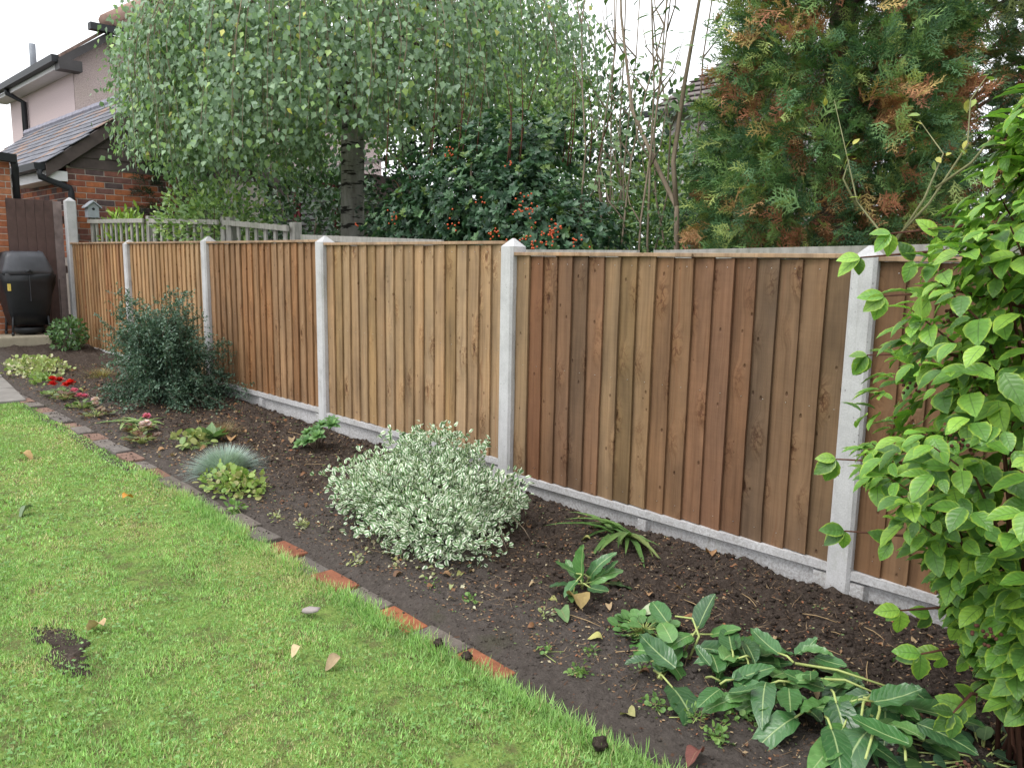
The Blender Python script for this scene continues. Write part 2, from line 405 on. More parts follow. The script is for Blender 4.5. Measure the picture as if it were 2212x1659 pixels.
M_DOG = m_leaf('dogwood_leaf', .36, .45, .25, .7, (.36, .50, .06), (.66, 1.15), 6.0, (.075, .15, .035))
M_PETAL = m_leaf('petal', .5, .3, .25)
M_DEAD = m_leaf('dead_leaf', .7, .2, .1, .4, veincol=(.3, .2, .12))

# templates
T_BIRCH = lt([(.36, .40)], .2, .14)
T_OV = lt([(.28, .25), (.62, .25)], .22, .18)
T_OV3 = lt([(.10, .15), (.22, .265), (.34, .29), (.46, .33), (.58, .295), (.70, .26), (.80, .18), (.90, .11)], .25, .26, .012)
T_ROUND = lt([(.2, .36), (.6, .46), (.88, .28)], .2, .1)
T_SMALL = lt([(.5, .27)], .25, .1)
T_NARROW = lt([(.3, .14), (.7, .13)], .25, .25)
T_DOCKS = [lt([(.03, .08), (.12, .17), (.28, .22), (.46, .225), (.62, .205), (.76, .165), (.88, .11), (.95, .06)], f, d, w) for f, d, w in
           ((.35, .2, .022), (.2, .5, .028), (.5, .1, .02), (.15, .75, .03), (.3, -.2, .025))]
def t_spray():
    """plume of scale foliage, unit length: curved axis, side fronds that curl and roll"""
    V = []; F = []; rr = random.Random(3)
    def quad(a, b, w):
        a = np.array(a); b = np.array(b); d = b-a; p = np.cross(d, (rr.uniform(-.3, .3), rr.uniform(-.3, .3), 1)); p = p/np.linalg.norm(p)*w
        i = len(V); V.extend([a-p, a+p, b]); F.append((i, i+1, i+2))
    ax = lambda v: np.array((.06*math.sin(v*4), v, .10*math.sin(v*2.2)-.28*v*v))
    for k in range(3): quad(ax(k/3), ax((k+1)/3+.03), .022)
    for i in range(6):
        v = .08+.15*i
        for s in (-1, 1):
            L = (.46*(1-v*.62)+.05)*rr.uniform(.8, 1.2); an = rr.uniform(.55, .95); a = ax(v+rr.uniform(-.03, .03))
            b = a + np.array((s*L*math.sin(an), L*math.cos(an), rr.uniform(-.10, .14)*L*1.6 - .08*L)); quad(a, b, .026)
            for u in (.35, .72):
                c = a + (b-a)*u; l2 = L*.44*rr.uniform(.8, 1.2)
                for e in (.1, 1.25): quad(c, c + np.array((s*l2*math.sin(e), l2*math.cos(e), rr.uniform(-.25, .25)*l2)), .021)
    V = np.array(V); return V, np.array(F), V[:, :2].copy()
T_SPRAY = t_spray()
def t_blade():
    V = np.array([(-.5, 0, 0), (.5, 0, 0), (-.38, .5, .07), (.38, .5, .07), (0, 1, .3)]); F = np.array([(0, 1, 3), (0, 3, 2), (2, 3, 4)])
    return V, F, np.zeros((5, 2))
T_BLADE = t_blade()

# ================================================================== SETTING: ground
def grid_mesh(name, xs, ys, zf, mat):
    X, Y = np.meshgrid(xs, ys); nx, ny = len(xs), len(ys)
    V = np.stack([X.ravel(), Y.ravel(), zf(X.ravel(), Y.ravel())], 1)
    i = (np.arange(ny-1)[:, None]*nx + np.arange(nx-1)[None]).ravel()
    return np_mesh(name, V, np.stack([i, i+1, i+nx+1, i+nx], 1), mat, smooth=True)
EDGE_Y = -1.30
def edge_y(x): return EDGE_Y - .03*np.sin(np.asarray(x, float)*.9) - .012*np.clip(np.asarray(x, float)-7.5, 0, 3)
# wide ground sheet to the horizon
M_GROUND = m_plain('rough_garden_ground', (.055, .06, .03), .95, .1, .4, 3)
xs = np.concatenate([[-220, -60, -20], np.linspace(-8, 14, 45), [20, 60, 220]]); ys = np.concatenate([[-220, -60, -15], np.linspace(-6, 8, 29), [15, 60, 220]])
tag(add('ground', grid_mesh('ground', xs, ys, lambda x, y: gz(x)-.09, M_GROUND)), kind='structure')
# lawn sheet
def lawn_z(x, y):
    n = np.array([noise.noise(Vector((a*1.1, b*1.1, 3))) for a, b in zip(x, y)]); return gz(x) - .012 + .012*n - .03*np.clip((y+1.42)/.06, 0, 1)
xs = np.linspace(2.2, 12.5, 130); ys = np.linspace(-7.5, -1.32, 90)
tag(add('lawn', grid_mesh('lawn', xs, ys, lawn_z, M_LAWN)), kind='structure')
# soil bed
def soil_z(x, y):
    out = np.empty(len(x))
    for i in range(len(x)):
        p = Vector((x[i], y[i], 0)); k = min(1, max(0, (y[i]+1.25)/.55)); near = .65+.35*min(1, max(0, (x[i]-4.5)/3.5))
        f = noise.fractal(p*5.5, .75, 2.1, 6); r = abs(noise.noise(p*17+Vector((9, 3, 0)))) + .6*abs(noise.noise(p*41))
        out[i] = .016*noise.noise(p*1.3) + (.009+.018*k*near)*f + (.013 + .022*k*near)*(r-.25) + .02*k
    e = np.clip((y - edge_y(x) + .005)/.07, 0, 1); w = np.clip((0.04-y)/.05, 0, 1)
    return gz(x) - .022 + e*(out+.022)*(.35+.65*w)
dx = []; x = -0.9
while x < 11.9: dx.append(x); x += .035 if x < 4 else (.022 if x < 6.5 else (.014 if x < 8 else (.0105 if x < 10.6 else .04)))
ys = np.linspace(-1.45, .05, 124)
tag(add('soil_bed', grid_mesh('soil_bed', np.array(dx), ys, soil_z, M_SOIL)), kind='structure')
def sz1(x, y): return float(soil_z(np.array([x]), np.array([y]))[0])

# brick edging: each brick a part of the edging strip
BR_COL = [(.27, .105, .058), (.24, .095, .055), (.145, .125, .11), (.125, .11, .10), (.19, .11, .08), (.33, .12, .06)]
edging = tag(bpy.data.objects.new('brick_edging', None), kind='structure'); link(edging); edging.location = (0, 0, 0)
bm_ = MB(); bm_.box((-.105, -.05, -.06), (.105, .05, 0)); me_brick = bm_.mesh('edging_brick', M_BRICK); bevel(me_brick, .006)
x = 2.75; i = 0
SPEC = {8.47: 5, 8.9: 0}
while x < 9.1:
    b = add('edging_brick', me_brick, edging); z = g1(x) - .004 + random.uniform(-.010, .006)
    b.location = (x, float(edge_y(x)) - .035 + random.uniform(-.01, .01), z)
    b.rotation_euler = (random.uniform(-.05, .05), .012+random.uniform(-.025, .025), random.uniform(-.03, .03))
    c = BR_COL[random.choice([0, 2, 3, 4, 1, 2])]
    if 7.2 < x < 8.3: c = BR_COL[[1, 3][i % 2]]
    if 8.35 < x < 8.62: c = BR_COL[5]
    if 8.62 < x < 8.85: c = BR_COL[2]
    if 8.85 < x < 9.02: c = BR_COL[0]
    if x < 6: c = tuple(v*1.0+.03 for v in BR_COL[[4, 2, 3, 4, 2][i % 5]])
    b.color = (*c, 1); x += .222; i += 1

# patio slabs and the stone step at the far end
M_SLAB = m_plain('grey_paving_slab', (.21, .195, .18), .85, .25, .35, 4)
patio = tag(bpy.data.objects.new('patio', None), kind='structure'); link(patio)
for ix in range(5):
    for iy in range(3):
        if ix == 4 and iy == 0: pass
        x0 = .45+ix*.6 ; y0 = -1.12-.05*ix-(iy+1)*.6
        m = MB(); m.box((-.295, -.295, -.05), (.295, .295, 0)); o = m.build('paving_slab', M_SLAB, patio); bevel(o, .006)
        o.location = (x0+.3, y0+.3, g1(x0+.3)+.012+random.uniform(-.004, .004)); o.rotation_euler = (0, .03, -.08)
M_STONE = m_plain('pale_stone', (.36, .32, .24), .9, .2, .3, 6)
step = thing('stone_step', 'worn pale stone step under the covered barbecue', 'step', (.17, -.95, g1(.2)))
m = MB(); m.box((-.23, -.62, 0.005), (.23, .62, .125)); o = m.build('tread', M_STONE, step); bevel(o, .018)
m = MB(); m.box((-.19, -.62, -.12), (.2, .60, .004)); o = m.build('riser', M_SLAB, step)

# ================================================================== FENCE
PITCH_X = 1.9; PWID, PDEP = .095, .12
TOPS = [1.475, 1.47, 1.465, 1.443, 1.382, 1.372]        # tops of the six panels
POSTS = [(0, 2.02, .0), (1, 1.50, 0), (2, 1.515, 0), (3, 1.497, 0), (4, 1.462, 0), (5, 1.418, 0), (6, 1.40, 0)]
PL = ['tall pale concrete post at the far end beside the brown side gate',
      'concrete post behind the dark shrub, between the two farthest panels',
      'concrete post just right of the dark feathery shrub',
      'concrete post above the small rosette plant, pointed grey top',
      'concrete post behind the right end of the variegated shrub',
      'nearest pale concrete post beside the big leafy bush',
      'concrete post hidden behind the big leafy bush']
for k, top, _ in POSTS:
    z0 = g1(1.9*k) - .3
    t = thing('concrete_post', PL[k], 'fence post', (1.9*k, 0, z0), 0, 'concrete posts of the new fence'); h = top - z0
    c = .012; cap = .045
    prof = [(c, 0), (PWID-c, 0), (PWID, c), (PWID, PDEP-c), (PWID-c, PDEP), (c, PDEP), (0, PDEP-c), (0, c)]
    V = [(a, b, 0) for a, b in prof] + [(a, b, h-cap) for a, b in prof]; n = 8
    F = [(i, (i+1) % n, n+(i+1) % n, n+i) for i in range(n)] + [tuple(range(n))[::-1], tuple(range(n, 2*n))]
    add('shaft', MB().raw(V, F).mesh('shaft', M_CONC), t)
    V = [(a, b, h-cap+.0005) for a, b in prof] + [(PWID/2+(a-PWID/2)*.12, PDEP/2+(b-PDEP/2)*.12, h) for a, b in prof]
    add('cap', MB().raw(V, F).mesh('cap', M_CONC), t)
def board_mesh(seed, h):
    r = random.Random(seed); n = 9; V = []
    for i in range(n):
        z = h*i/(n-1); w = .0012*r.uniform(-1, 1)+.0015*math.sin(z*3+seed); b = .0012*r.uniform(-1, 1)
        V += [(-.0625, .000+b, z), (-.0625, .004+b, z), (.0625+w, -.005+b, z), (.0625+w, -.0175+b, z)]
    F = []
    for i in range(n-1):
        a = 4*i; e = a+4
        F += [(a+j, a+(j+1) % 4, e+(j+1) % 4, e+j) for j in range(4)]
    F = [f[::-1] for f in F] + [(0, 1, 2, 3), tuple(4*(n-1)+j for j in (3, 2, 1, 0))]
    me = MB().raw(V, F).mesh('board', M_BOARD); return me
BH = 1.205
BM = [board_mesh(s, BH) for s in range(8)]
TONE = [[(.47, .30, .155), (.43, .26, .13), (.50, .33, .18), (.40, .22, .11)],
        [(.48, .31, .165), (.44, .28, .14), (.50, .34, .19)],
        [(.36, .225, .125), (.40, .25, .14), (.32, .19, .10), (.42, .27, .155), (.37, .20, .095)],
        [(.40, .285, .175), (.43, .31, .195), (.37, .26, .155), (.41, .28, .165), (.39, .265, .135)],
        [(.30, .195, .115), (.22, .125, .068), (.25, .155, .088), (.27, .165, .095), (.19, .12, .07)],
        [(.24, .145, .08), (.20, .12, .065), (.27, .17, .095)]]
T5 = [(.33, .24, .145), (.225, .115, .062), (.26, .155, .088), (.255, .155, .095), (.19, .125, .08), (.30, .18, .108), (.33, .235, .14), (.235, .165, .085),
      (.32, .22, .125), (.25, .15, .082), (.25, .152, .085), (.265, .15, .088), (.245, .14, .088), (.23, .13, .075), (.195, .135, .09), (.255, .165, .1), (.265, .175, .105), (.225, .155, .092)]
FL = ['feather-edge fence panel farthest away, by the brown side gate', 'orange-tan feather-edge panel partly hidden by the dark feathery shrub',
      'streaky brown feather-edge panel third from the far end', 'pale tan feather-edge panel behind the variegated shrub',
      'largest dark brown feather-edge panel between the two nearest posts', 'dark feather-edge panel mostly hidden behind the big leafy bush']
GL = ['farthest concrete gravel board, behind the small laurel', 'concrete gravel board behind the dark feathery shrub', 'concrete gravel board under the streaky third panel',
      'concrete gravel board under the pale tan panel', 'concrete gravel board under the largest dark brown panel', 'concrete gravel board behind the big leafy bush']
M_NAIL = m_plain('galvanised_nail', (.55, .55, .55), .35, .5, .1, 5, .8)
for k in range(6):
    x0, x1 = 1.9*k + PWID, 1.9*(k+1); zt = TOPS[k]; zb = zt - 1.22
    p = thing('fence_panel', FL[k], 'fence panel', ((x0+x1)/2, .06, zb), 0, 'new timber fence panels')
    nb = 18; pitch = (x1-x0+.0)/nb; nm = MB()
    for i in range(nb):
        bx = -(x1-x0)/2 + pitch*(i+.5) - .008
        o = add('board', BM[(i*5+k*3) % 8], p, (bx, -.018 + random.uniform(-.001, .001), random.uniform(-.004, .004)))
        o.rotation_euler = (0, random.uniform(-.0025, .0025), random.uniform(-.012, .012))
        c = T5[i] if k == 4 else random.choice(TONE[k]); f = random.uniform(.88, 1.08)
        gm = sum(c)/3; q = .9; mu = (.74, .665, .60) if k >= 4 else (.82, .765, .69) if k == 3 else (.79, .735, .67); o.color = (*((v*q+gm*(1-q))*f*u for v, u in zip(c, mu)), 1)
        for zz in (.06, .62, 1.165): nm.tube([(bx+.03, -.0285, zz), (bx+.03, -.0335, zz)], .0017, 6)
    tag(nm.build('nails', M_NAIL, p), kind='stuff')
    m = MB(); m.box((-(x1-x0)/2-.02, -.044, BH+.002), ((x1-x0)/2+.02, .02, BH+.020)); o = m.build('capping', M_BOARD, p); bevel(o, .003); o.color = (.34, .235, .155, 1)
    for zz in (.08, .60, 1.10):
        m = MB(); m.box((-(x1-x0)/2-.02, -.012, zz), ((x1-x0)/2+.02, .02, zz+.07)); o = m.build('rail', M_BOARD, p); o.color = (.35, .24, .15, 1)
    g = thing('gravel_board', GL[k], 'gravel board', ((x0+x1)/2, .06, zb-.30), 0, 'concrete gravel boards')
    L = (x1-x0)/2+.02; m = MB(); m.box((-L, -.020, 0), (L, .025, .298)); m.build('slab', M_CONC, g)
    m = MB()
    for a, b, z0, z1 in ((-L, L, .252, .2985), (-L, L, 0, .05)): m.prism([(a, -.0205, z0), (a, -.046, z0+.012), (a, -.046, z1), (a, -.0205, z1)], (b-a, 0, 0))
    for a, b in ((-L, -L+.085), (-.035, .035), (L-.085, L)): m.prism([(a, -.0202, .05), (a+.012, -.0455, .05), (b-.012, -.0455, .05), (b, -.0202, .05)], (0, 0, .202))
    m.build('frame', M_CONC, g)

# ================================================================== old trellis and boards beyond the fence
TY = .32
def trellis(xa, xb, za, zb, label, group, zbase=1.2, pitch=.165, slatw=.046, close=False):
    t = thing('trellis_panel', label, 'trellis', (xa, TY, 0), 0, group); L = xb-xa
    zt = lambda x: za + (zb-za)*x/L
    m = MB(); m.prism([(0, -.02, zt(0)-.045), (L, -.02, zt(L)-.045), (L, -.02, zt(L)), (0, -.02, zt(0))], (0, .022, 0)); m.build('top_rail', M_OLD, t)
    m = MB(); m.prism([(0, -.018, zbase), (L, -.018, zbase), (L, -.018, zbase+.04), (0, -.018, zbase+.04)], (0, .02, 0)); m.build('bottom_rail', M_OLD, t)
    n = int(L/pitch); 
    for i in range(n):
        x = pitch*(i+.5); m = MB(); w = slatw if not close else pitch*.47
        m.box((-w/2 if not close else -w, 0.006, 0.4 if close else zbase-.02), (w/2 if not close else w, .022, zt(x)+(.004 if not close else -.003)))
        o = m.build('slat', M_OLD, t); o.location = (x, random.uniform(0, .004), 0)
    for x in (0, L):
        m = MB(); m.box((x-.04, .03, .1), (x+.04, .10, zt(x)+(-.02 if close else .03))); o = m.build('post', M_OLD, t); bevel(o, .005)
    return t
trellis(-.15, 1.68, 1.775, 1.74, 'weathered grey trellis next to the bird box, farthest left', 'old trellis along the boundary', 1.36)
trellis(1.86, 3.5, 1.735, 1.68, 'weathered trellis half buried in the light green shrub', 'old trellis along the boundary', 1.36)
trellis(3.62, 4.78, 1.675, 1.60, 'dark weathered trellis left of the birch trunk', 'old trellis along the boundary', 1.36)
trellis(5.0, 6.75, 1.525, 1.47, 'old grey boarded fence top showing behind the pale tan panel', 'old boarded fence behind', 1.1, .15, .03, True)
trellis(6.85, 8.3, 1.41, 1.405, 'old grey boarded fence top under the berry shrub', 'old boarded fence behind', 1.1, .15, .03, True)
trellis(8.4, 11.0, 1.405, 1.455, 'old grey boarded fence top below the browning conifer', 'old boarded fence behind', 1.1, .17, .03, True)

# ================================================================== side gate, own brick corner, barbecue
M_GATE = m_plain('dark_brown_stained_gate', (.10, .062, .055), .7, .25, .4, 4)
M_GATEP = m_plain('worn_grey_brown_board', (.22, .17, .16), .8, .2, .5, 5)
gate = thing('side_gate', 'dark brown boarded side gate behind the covered barbecue', 'gate', (-.09, 0, g1(0)-.02))
for i in range(6):
    m = MB(); m.box((-.012, -.048, .0), (.012, .048, 1.72+random.uniform(-.004, .004))); o = m.build('board', M_GATE if i > 0 else M_GATEP, gate)
    o.location = (0, -.046-.098*i, 0); bevel(o, .002)
for zz in (.25, .85, 1.45):
    m = MB(); m.box((-.06, -.54, zz), (-.014, .03, zz+.09)); m.build('rail', M_GATE, gate)
m = MB(); m.box((.016, -.085, .0), (.04, -.03, .78)); o = m.build('cover_strip', M_GATEP, gate); bevel(o, .003)

WC = [(.30, .105, .065), (.36, .13, .075), (.16, .085, .075), (.12, .085, .085), (.25, .11, .085), (.42, .15, .07), (.20, .10, .085)]
def brick_face(parent, origin, u, nrm_, ulen, z0, z1, name='brick', pal=WC, start=0):
    """stretcher-bond bricks standing 6 mm proud of the mortar, each an object"""
    u = Vector(u); nv = Vector(nrm_); c = .075; L = .225; zi = 0; z = z0
    while z + .065 <= z1 + .02:
        off = 0 if (zi % 2 == 0) else -L/2; a = off
        while a < ulen:
            s = max(a, 0)+.005; e = min(a+L, ulen)-.005
            if e - s > .03:
                hl = (e-s)/2; key = ('bk', round(hl, 3), tuple(round(v) for v in u))
                if key not in cache:
                    m = MB(); M = Matrix((u, nv, Vector((0, 0, 1)))).transposed().to_4x4(); m.box((-hl, -.04, 0), (hl, .006, .065), M); cache[key] = m.mesh(name, M_BRICK); bevel(cache[key], .003, 1)
                o = bpy.data.objects.new(name, cache[key]); link(o); o.parent = parent
                o.location = Vector(origin) + u*((s+e)/2) + Vector((0, 0, z)) + nv*random.uniform(-.002, .002)
                o.color = (*random.choice(pal), 1)
            a += L
        z += c; zi += 1
cache = {}
# the garden's own house corner at the left edge
pier = thing('brick_wall', 'orange-red brick house corner at the far left edge', 'wall', (-.05, -.5, .2))
m = MB(); m.box((-.9, -2.2, -.2), (-.046, -.008, 2.2)); m.build('mortar_core', M_MORTAR, pier)
OWN = [(.36, .14, .075), (.30, .11, .07), (.40, .17, .09), (.33, .12, .06)]
brick_face(pier, (-.046, -.63, .0), (0, 1, 0), (1, 0, 0), .62, .02, 2.2, pal=OWN)
g = thing('gutter', 'black gutter end over the far left brick corner', 'gutter', (-.02, -.9, 2.44))
m = MB(); m.prism([(-.05, -.4, .0), (.05, -.4, .0), (.06, -.4, .09), (-.06, -.4, .09)], (0, .84, -.06)); m.build('channel', M_BLACK, g)
m = MB(); m.tube([(-.03, .42, -.02), (-.06, .44, -.12), (-.16, .46, -.24), (-.16, .46, -1.2)], .04, 8); m.build('downpipe', M_BLACK, g, True)

# covered barbecue
M_COVT = m_plain('grey_faded_cover', (.06, .062, .072), .45, .4, .25, 9)
M_COVB = m_plain('black_barbecue_cover', (.010, .011, .014), .4, .4, .35, 12)
bbq = thing('barbecue', 'covered barbecue with grey top and black skirt on the stone step', 'barbecue', (.12, -.5, g1(.2)+.125))
def lathe_box(sections, mat, name, parent, jitter=.0, seed=0):
    V = []; k = 20
    for zi, (hx, hy, z, cx, cy) in enumerate(sections):
        for j in range(k):
            t = 2*math.pi*j/k; cxs, sn = math.cos(t), math.sin(t); e = .35
            px_ = math.copysign(abs(cxs)**e, cxs); py = math.copysign(abs(sn)**e, sn)
            jt = 1 + jitter*noise.noise(Vector((cxs*3, sn*3, z*6+seed))) + jitter*.5*math.sin(j*2.6+zi)
            V.append((cx+hx*px_*jt, cy+hy*py*jt, z + jitter*.3*noise.noise(Vector((cxs*4, sn*4, seed)))))
    n = len(sections); F = [(i*k+j, i*k+(j+1) % k, (i+1)*k+(j+1) % k, (i+1)*k+j) for i in range(n-1) for j in range(k)] + [tuple(range((n-1)*k, n*k)), tuple(range(k))[::-1]]
    return MB().raw(V, F).build(name, mat, parent, True)
lathe_box([(.16, .18, .12, 0, .0), (.185, .225, .28, 0, 0), (.21, .25, .48, 0, 0), (.225, .265, .62, 0, 0), (.235, .272, .715, 0, 0)], M_COVB, 'cover_skirt', bbq, .12, 3)
lathe_box([(.239, .277, .712, 0, 0), (.232, .268, .76, 0, 0), (.195, .215, .90, -.01, 0), (.165, .195, .955, -.01, 0), (.12, .15, .972, -.01, 0)], M_COVT, 'cover_top', bbq, .07, 5)
m = MB(); m.tube([(.238, -.03, .735), (.238, .0, .755), (.238, .03, .735)], .016, 8); m.build('vent_flap', M_BLACK, bbq)
m = MB(); m.box((.216, -.004, .40), (.2335, .0, .70)); m.build('seam', M_COVT, bbq)
M_YEL = m_plain('yellow_label', (.65, .5, .12), .6); m = MB(); m.box((.205, -.225, .52), (.232, -.195, .60)); o = m.build('label_tag', M_YEL, bbq); bevel(o, .003)
for sx in (-1, 1):
    for sy in (-1, 1):
        m = MB(); m.tube([(sx*.15, sy*.18, .22), (sx*.155, sy*.195, .015)], .013, 8); l = m.build('leg', M_BLACK, bbq, True)
        m = MB(); m.tube([(sx*.155, sy*.195-.012, .022), (sx*.155, sy*.195+.012, .022)], .022, 10); m.build('castor', M_BLACK, l, True)
m = MB(); m.tube([(0, 0, .02), (0, 0, .05), (0, 0, .085)], [.13, .165, .17], 16); m.build('lower_bowl', M_BLACK, bbq, True)
M_LIME = m_plain('lime_plastic', (.55, .62, .22), .5)
m = MB(); m.blob((0, 0, 0), (.11, .12, .06), 4, .2, 6, 10); o = m.build('cushion', M_LIME, None, True); o.location = (-.0, -.83, 1.345+.06); tag(o, 'lime green bundle at the left edge above the barbecue cover', 'bundle')

# ================================================================== neighbour's garage
gar = thing('brick_garage', 'red brick garage with slate roof and boarded gable behind the gate', 'garage', (-.4, .17, 0))
GX, GY = -.4, .17; RY, RZ, EZ = 1.35, 1.13+2.42, 2.42   # relative y of the ridge from GY, ridge height
m = MB(); m.box((-6.9, .012, 0), (-.012, 2.68, 2.44)); m.build('mortar_core', M_MORTAR, gar)
brick_face(gar, (-.012, .0, 1.3), (0, 1, 0), (1, 0, 0), 1.6, 0, 1.10)
brick_face(gar, (-2.6, .012, 1.3), (1, 0, 0), (0, -1, 0), 2.588, 0, 1.10)
m = MB(); m.prism([(-.03, .0, 2.44), (-.03, 2.7, 2.44), (-.03, 1.35, 3.5)], (-6.8, 0, 0)); m.build('gable_core', M_FASC, gar)
for i in range(7):
    z = 2.425 + i*.135; y0 = max(.05, (z-2.50)/.757); y1 = 2.7-y0
    if y1-y0 < .2: break
    m = MB(); m.prism([(-.028, y0, z), (.006, y0, z), (-.010, y0, z+.15), (-.028, y0, z+.15)], (0, y1-y0, 0)); m.build('weatherboard', M_WBOARD, gar)
for sgn in (1, -1):
    f = lambda y: y if sgn == 1 else 2.7-y
    P = [(.10, f(-.24), 2.27), (.10, f(1.35), 3.48), (.10, f(1.35), 3.66), (.10, f(-.24), 2.44)]
    if sgn < 0: P = P[::-1]
    m = MB(); m.prism(P, (-.035, 0, 0)); m.build('bargeboard', M_WBOARD, gar)
    m = MB(); P = [(.09, f(-.22), 2.452), (.09, f(1.35), 3.66), (-6.9, f(1.35), 3.66), (-6.9, f(-.22), 2.452)]
    m.prism(P, (0, 0, -.03)); m.build('roof_deck', M_FASC, gar)
# slates of the visible slope, each its own object
ang = math.atan2(3.66-2.452, 1.57); sl = MB(); sl.box((-.123, 0, 0), (.123, .26, .012)); me_sl = sl.mesh('slate', M_SLATE); bevel(me_sl, .003, 1)
for r_ in range(10):
    for c_ in range(26):
        o = bpy.data.objects.new('slate', me_sl); link(o); o.parent = gar
        d = -.02+r_*.195; o.location = (.02 - c_*.25 - (.125 if r_ % 2 else 0), -.24 + d*math.cos(ang), 2.463 + d*math.sin(ang))
        o.rotation_euler = (ang-.055+random.uniform(-.008, .008), random.uniform(-.01, .01), random.uniform(-.008, .008))
        g_ = random.uniform(.8, 1.2); o.color = (.16*g_, .165*g_, .19*g_, 1) if random.random() < .85 else (.24, .17, .14, 1)
for c_ in range(16):
    m = MB(); m.tube([(-.0, 1.35, 3.665), (-.43, 1.35, 3.672)], .085, 8); o = m.build('ridge_tile', M_SLATE, gar, False); o.location = (.1-c_*.44, 0, 0); o.color = (.25, .25, .30, 1)
m = MB(); m.prism([(.06, -.36, 2.36), (.06, -.25, 2.36), (.06, -.24, 2.44), (.06, -.37, 2.44)], (-6.8, 0, 0)); m.build('gutter', M_BLACK, gar)
m = MB(); m.box((-1.6, -.23, 2.24), (.06, .0, 2.36)); m.build('soffit', M_WHITE, gar)
m = MB(); m.tube([(.03, -.30, 2.36), (.03, -.30, 2.28), (.05, .02, 2.16), (.05, .03, 2.1), (.05, .03, 1.2)], .04, 8); m.build('downpipe', M_BLACK, gar, True)

# bird box on the garage wall
bx = thing('bird_box', 'small pale blue-grey bird box on a post by the brick garage', 'bird box', (-.12, .36, 1.0))
M_BB = m_plain('pale_blue_grey_paint', (.36, .39, .43), .6, .3, .15)
m = MB(); m.prism([(-.07, -.065, .80), (-.07, .065, .80), (-.07, .065, .93), (-.07, 0, .985), (-.07, -.065, .93)], (.12, 0, 0)); m.build('box', M_BB, bx)
for s in (-1, 1):
    m = MB(); P = [(-.085, 0, .992), (-.085, s*.095, .915), (-.085, s*.095, .930), (-.085, 0, 1.010)]
    m.prism(P if s > 0 else P[::-1], (.16, 0, 0)); m.build('roof', M_BB, bx)
m = MB(); m.tube([(.0505, 0, .905), (.053, 0, .905)], .017, 12); m.build('dark_hole_disc', M_BLACK, bx)  # solid black disc standing in for the shaded inside of the hole
m = MB(); m.box((-.03, -.025, -.6), (.01, .025, .80)); m.build('post', M_OLD, bx)

# ================================================================== pink house
hs_ = thing('pink_house', 'pink rendered two-storey house with half-hipped tiled roof', 'house', (-5.7, 1.93, 0))
m = MB(); m.box((-4.45, 0, 0), (-.012, 6.9, 5.0)); m.build('painted_wall', M_PAINT, hs_)
m = MB(); m.prism([(-.0, 0.0, 0), (0, 6.9, 0), (0, 6.9, 5.0), (0, 6.32, 5.42), (0, .58, 5.42), (0, 0, 5.0)], (-.03, 0, 0)); m.build('gable_wall', M_DASH, hs_)
M_TILE = NT('brown_clay_tile'); c = M_TILE.coord(); w = M_TILE.noise(c, 9, 4); M_TILE.bump(w, .4, .01); M_TILE = M_TILE.fin(M_TILE.ramp(w, [(.3, (.13, .09, .075)), (.7, (.26, .18, .15))]), .85, .2)
RYH, RZH = 3.45, 7.606
m = MB(); m.prism([(.3, -.28, 4.83), (.3, .58, 5.47), (-2.9, RYH, RZH), (-4.75, RYH, RZH), (-4.75, -.28, 4.83)], (0, 0, .06)); m.build('roof_slope', M_TILE, hs_)
m = MB(); m.prism([(.3, 6.32, 5.47), (.3, 7.18, 4.83), (-4.75, 7.18, 4.83), (-4.75, RYH, RZH), (-2.9, RYH, RZH)], (0, 0, .06)); m.build('roof_slope', M_TILE, hs_)
m = MB(); m.prism([(.34, .50, 5.47), (.34, 6.4, 5.47), (-2.9, RYH, RZH+.0)], (0, 0, .07)); hip = m.build('half_hip', M_TILE, hs_)
for i in range(14):       # tile courses of the half hip
    f = i/14; y0 = .55+(RYH-.55)*f; m = MB(); x = .36-3.24*f; z = 5.545+(RZH-5.47)*f
    m.box((x-.16, y0, z-.012), (x+.02, 6.9-y0, z+.028)); m.build('tile_course', M_TILE, hip)
m = MB()
m.tube([(.34, .50, 5.58), (-2.9, RYH, RZH+.1)], .13, 8); m.build('hip_ridge_tile', m_plain('terracotta_ridge', (.33, .22, .18), .85, .2, .35, 3), hs_, True)
m = MB(); m.box((-.02, .50, 5.335), (.295, 6.4, 5.375)); m.build('hip_soffit', M_FASC, hs_)
m = MB(); m.box((.30, .20, 5.38), (.46, 6.6, 5.50)); m.build('half_hip_gutter', M_BLACK, hs_)
m = MB(); m.prism([(.32, -.30, 4.66), (.32, .62, 5.32), (.32, .62, 5.47), (.32, -.30, 4.82)], (-.05, 0, 0)); m.build('bargeboard', M_FASC, hs_)
m = MB(); m.box((.06, -.32, 4.62), (.33, .06, 4.80)); m.build('box_end', M_FASC, hs_)
m = MB(); m.box((-4.8, -.42, 4.74), (.26, -.30, 4.86)); m.build('gutter', M_BLACK, hs_)
m = MB(); m.box((-4.7, -.295, 4.66), (.05, .0, 4.74)); m.build('soffit', M_WHITE, hs_)
m = MB(); m.tube([(-3.2, -.34, 4.76), (-3.2, -.34, 4.66), (-3.1, -.07, 4.5), (-3.1, -.07, 2.5)], .055, 8); m.build('downpipe', M_BLACK, hs_, True)
m = MB(); m.box((0, .66, 5.14), (.03, .84, 5.24)); m.build('vent', M_BLACK, hs_)
m = MB(); m.tube([(-4.55, .55, 5.2), (-4.55, .55, 6.05)], .07, 8); m.build('soil_pipe', m_plain('grey_pipe', (.2, .22, .25), .5), hs_, True)
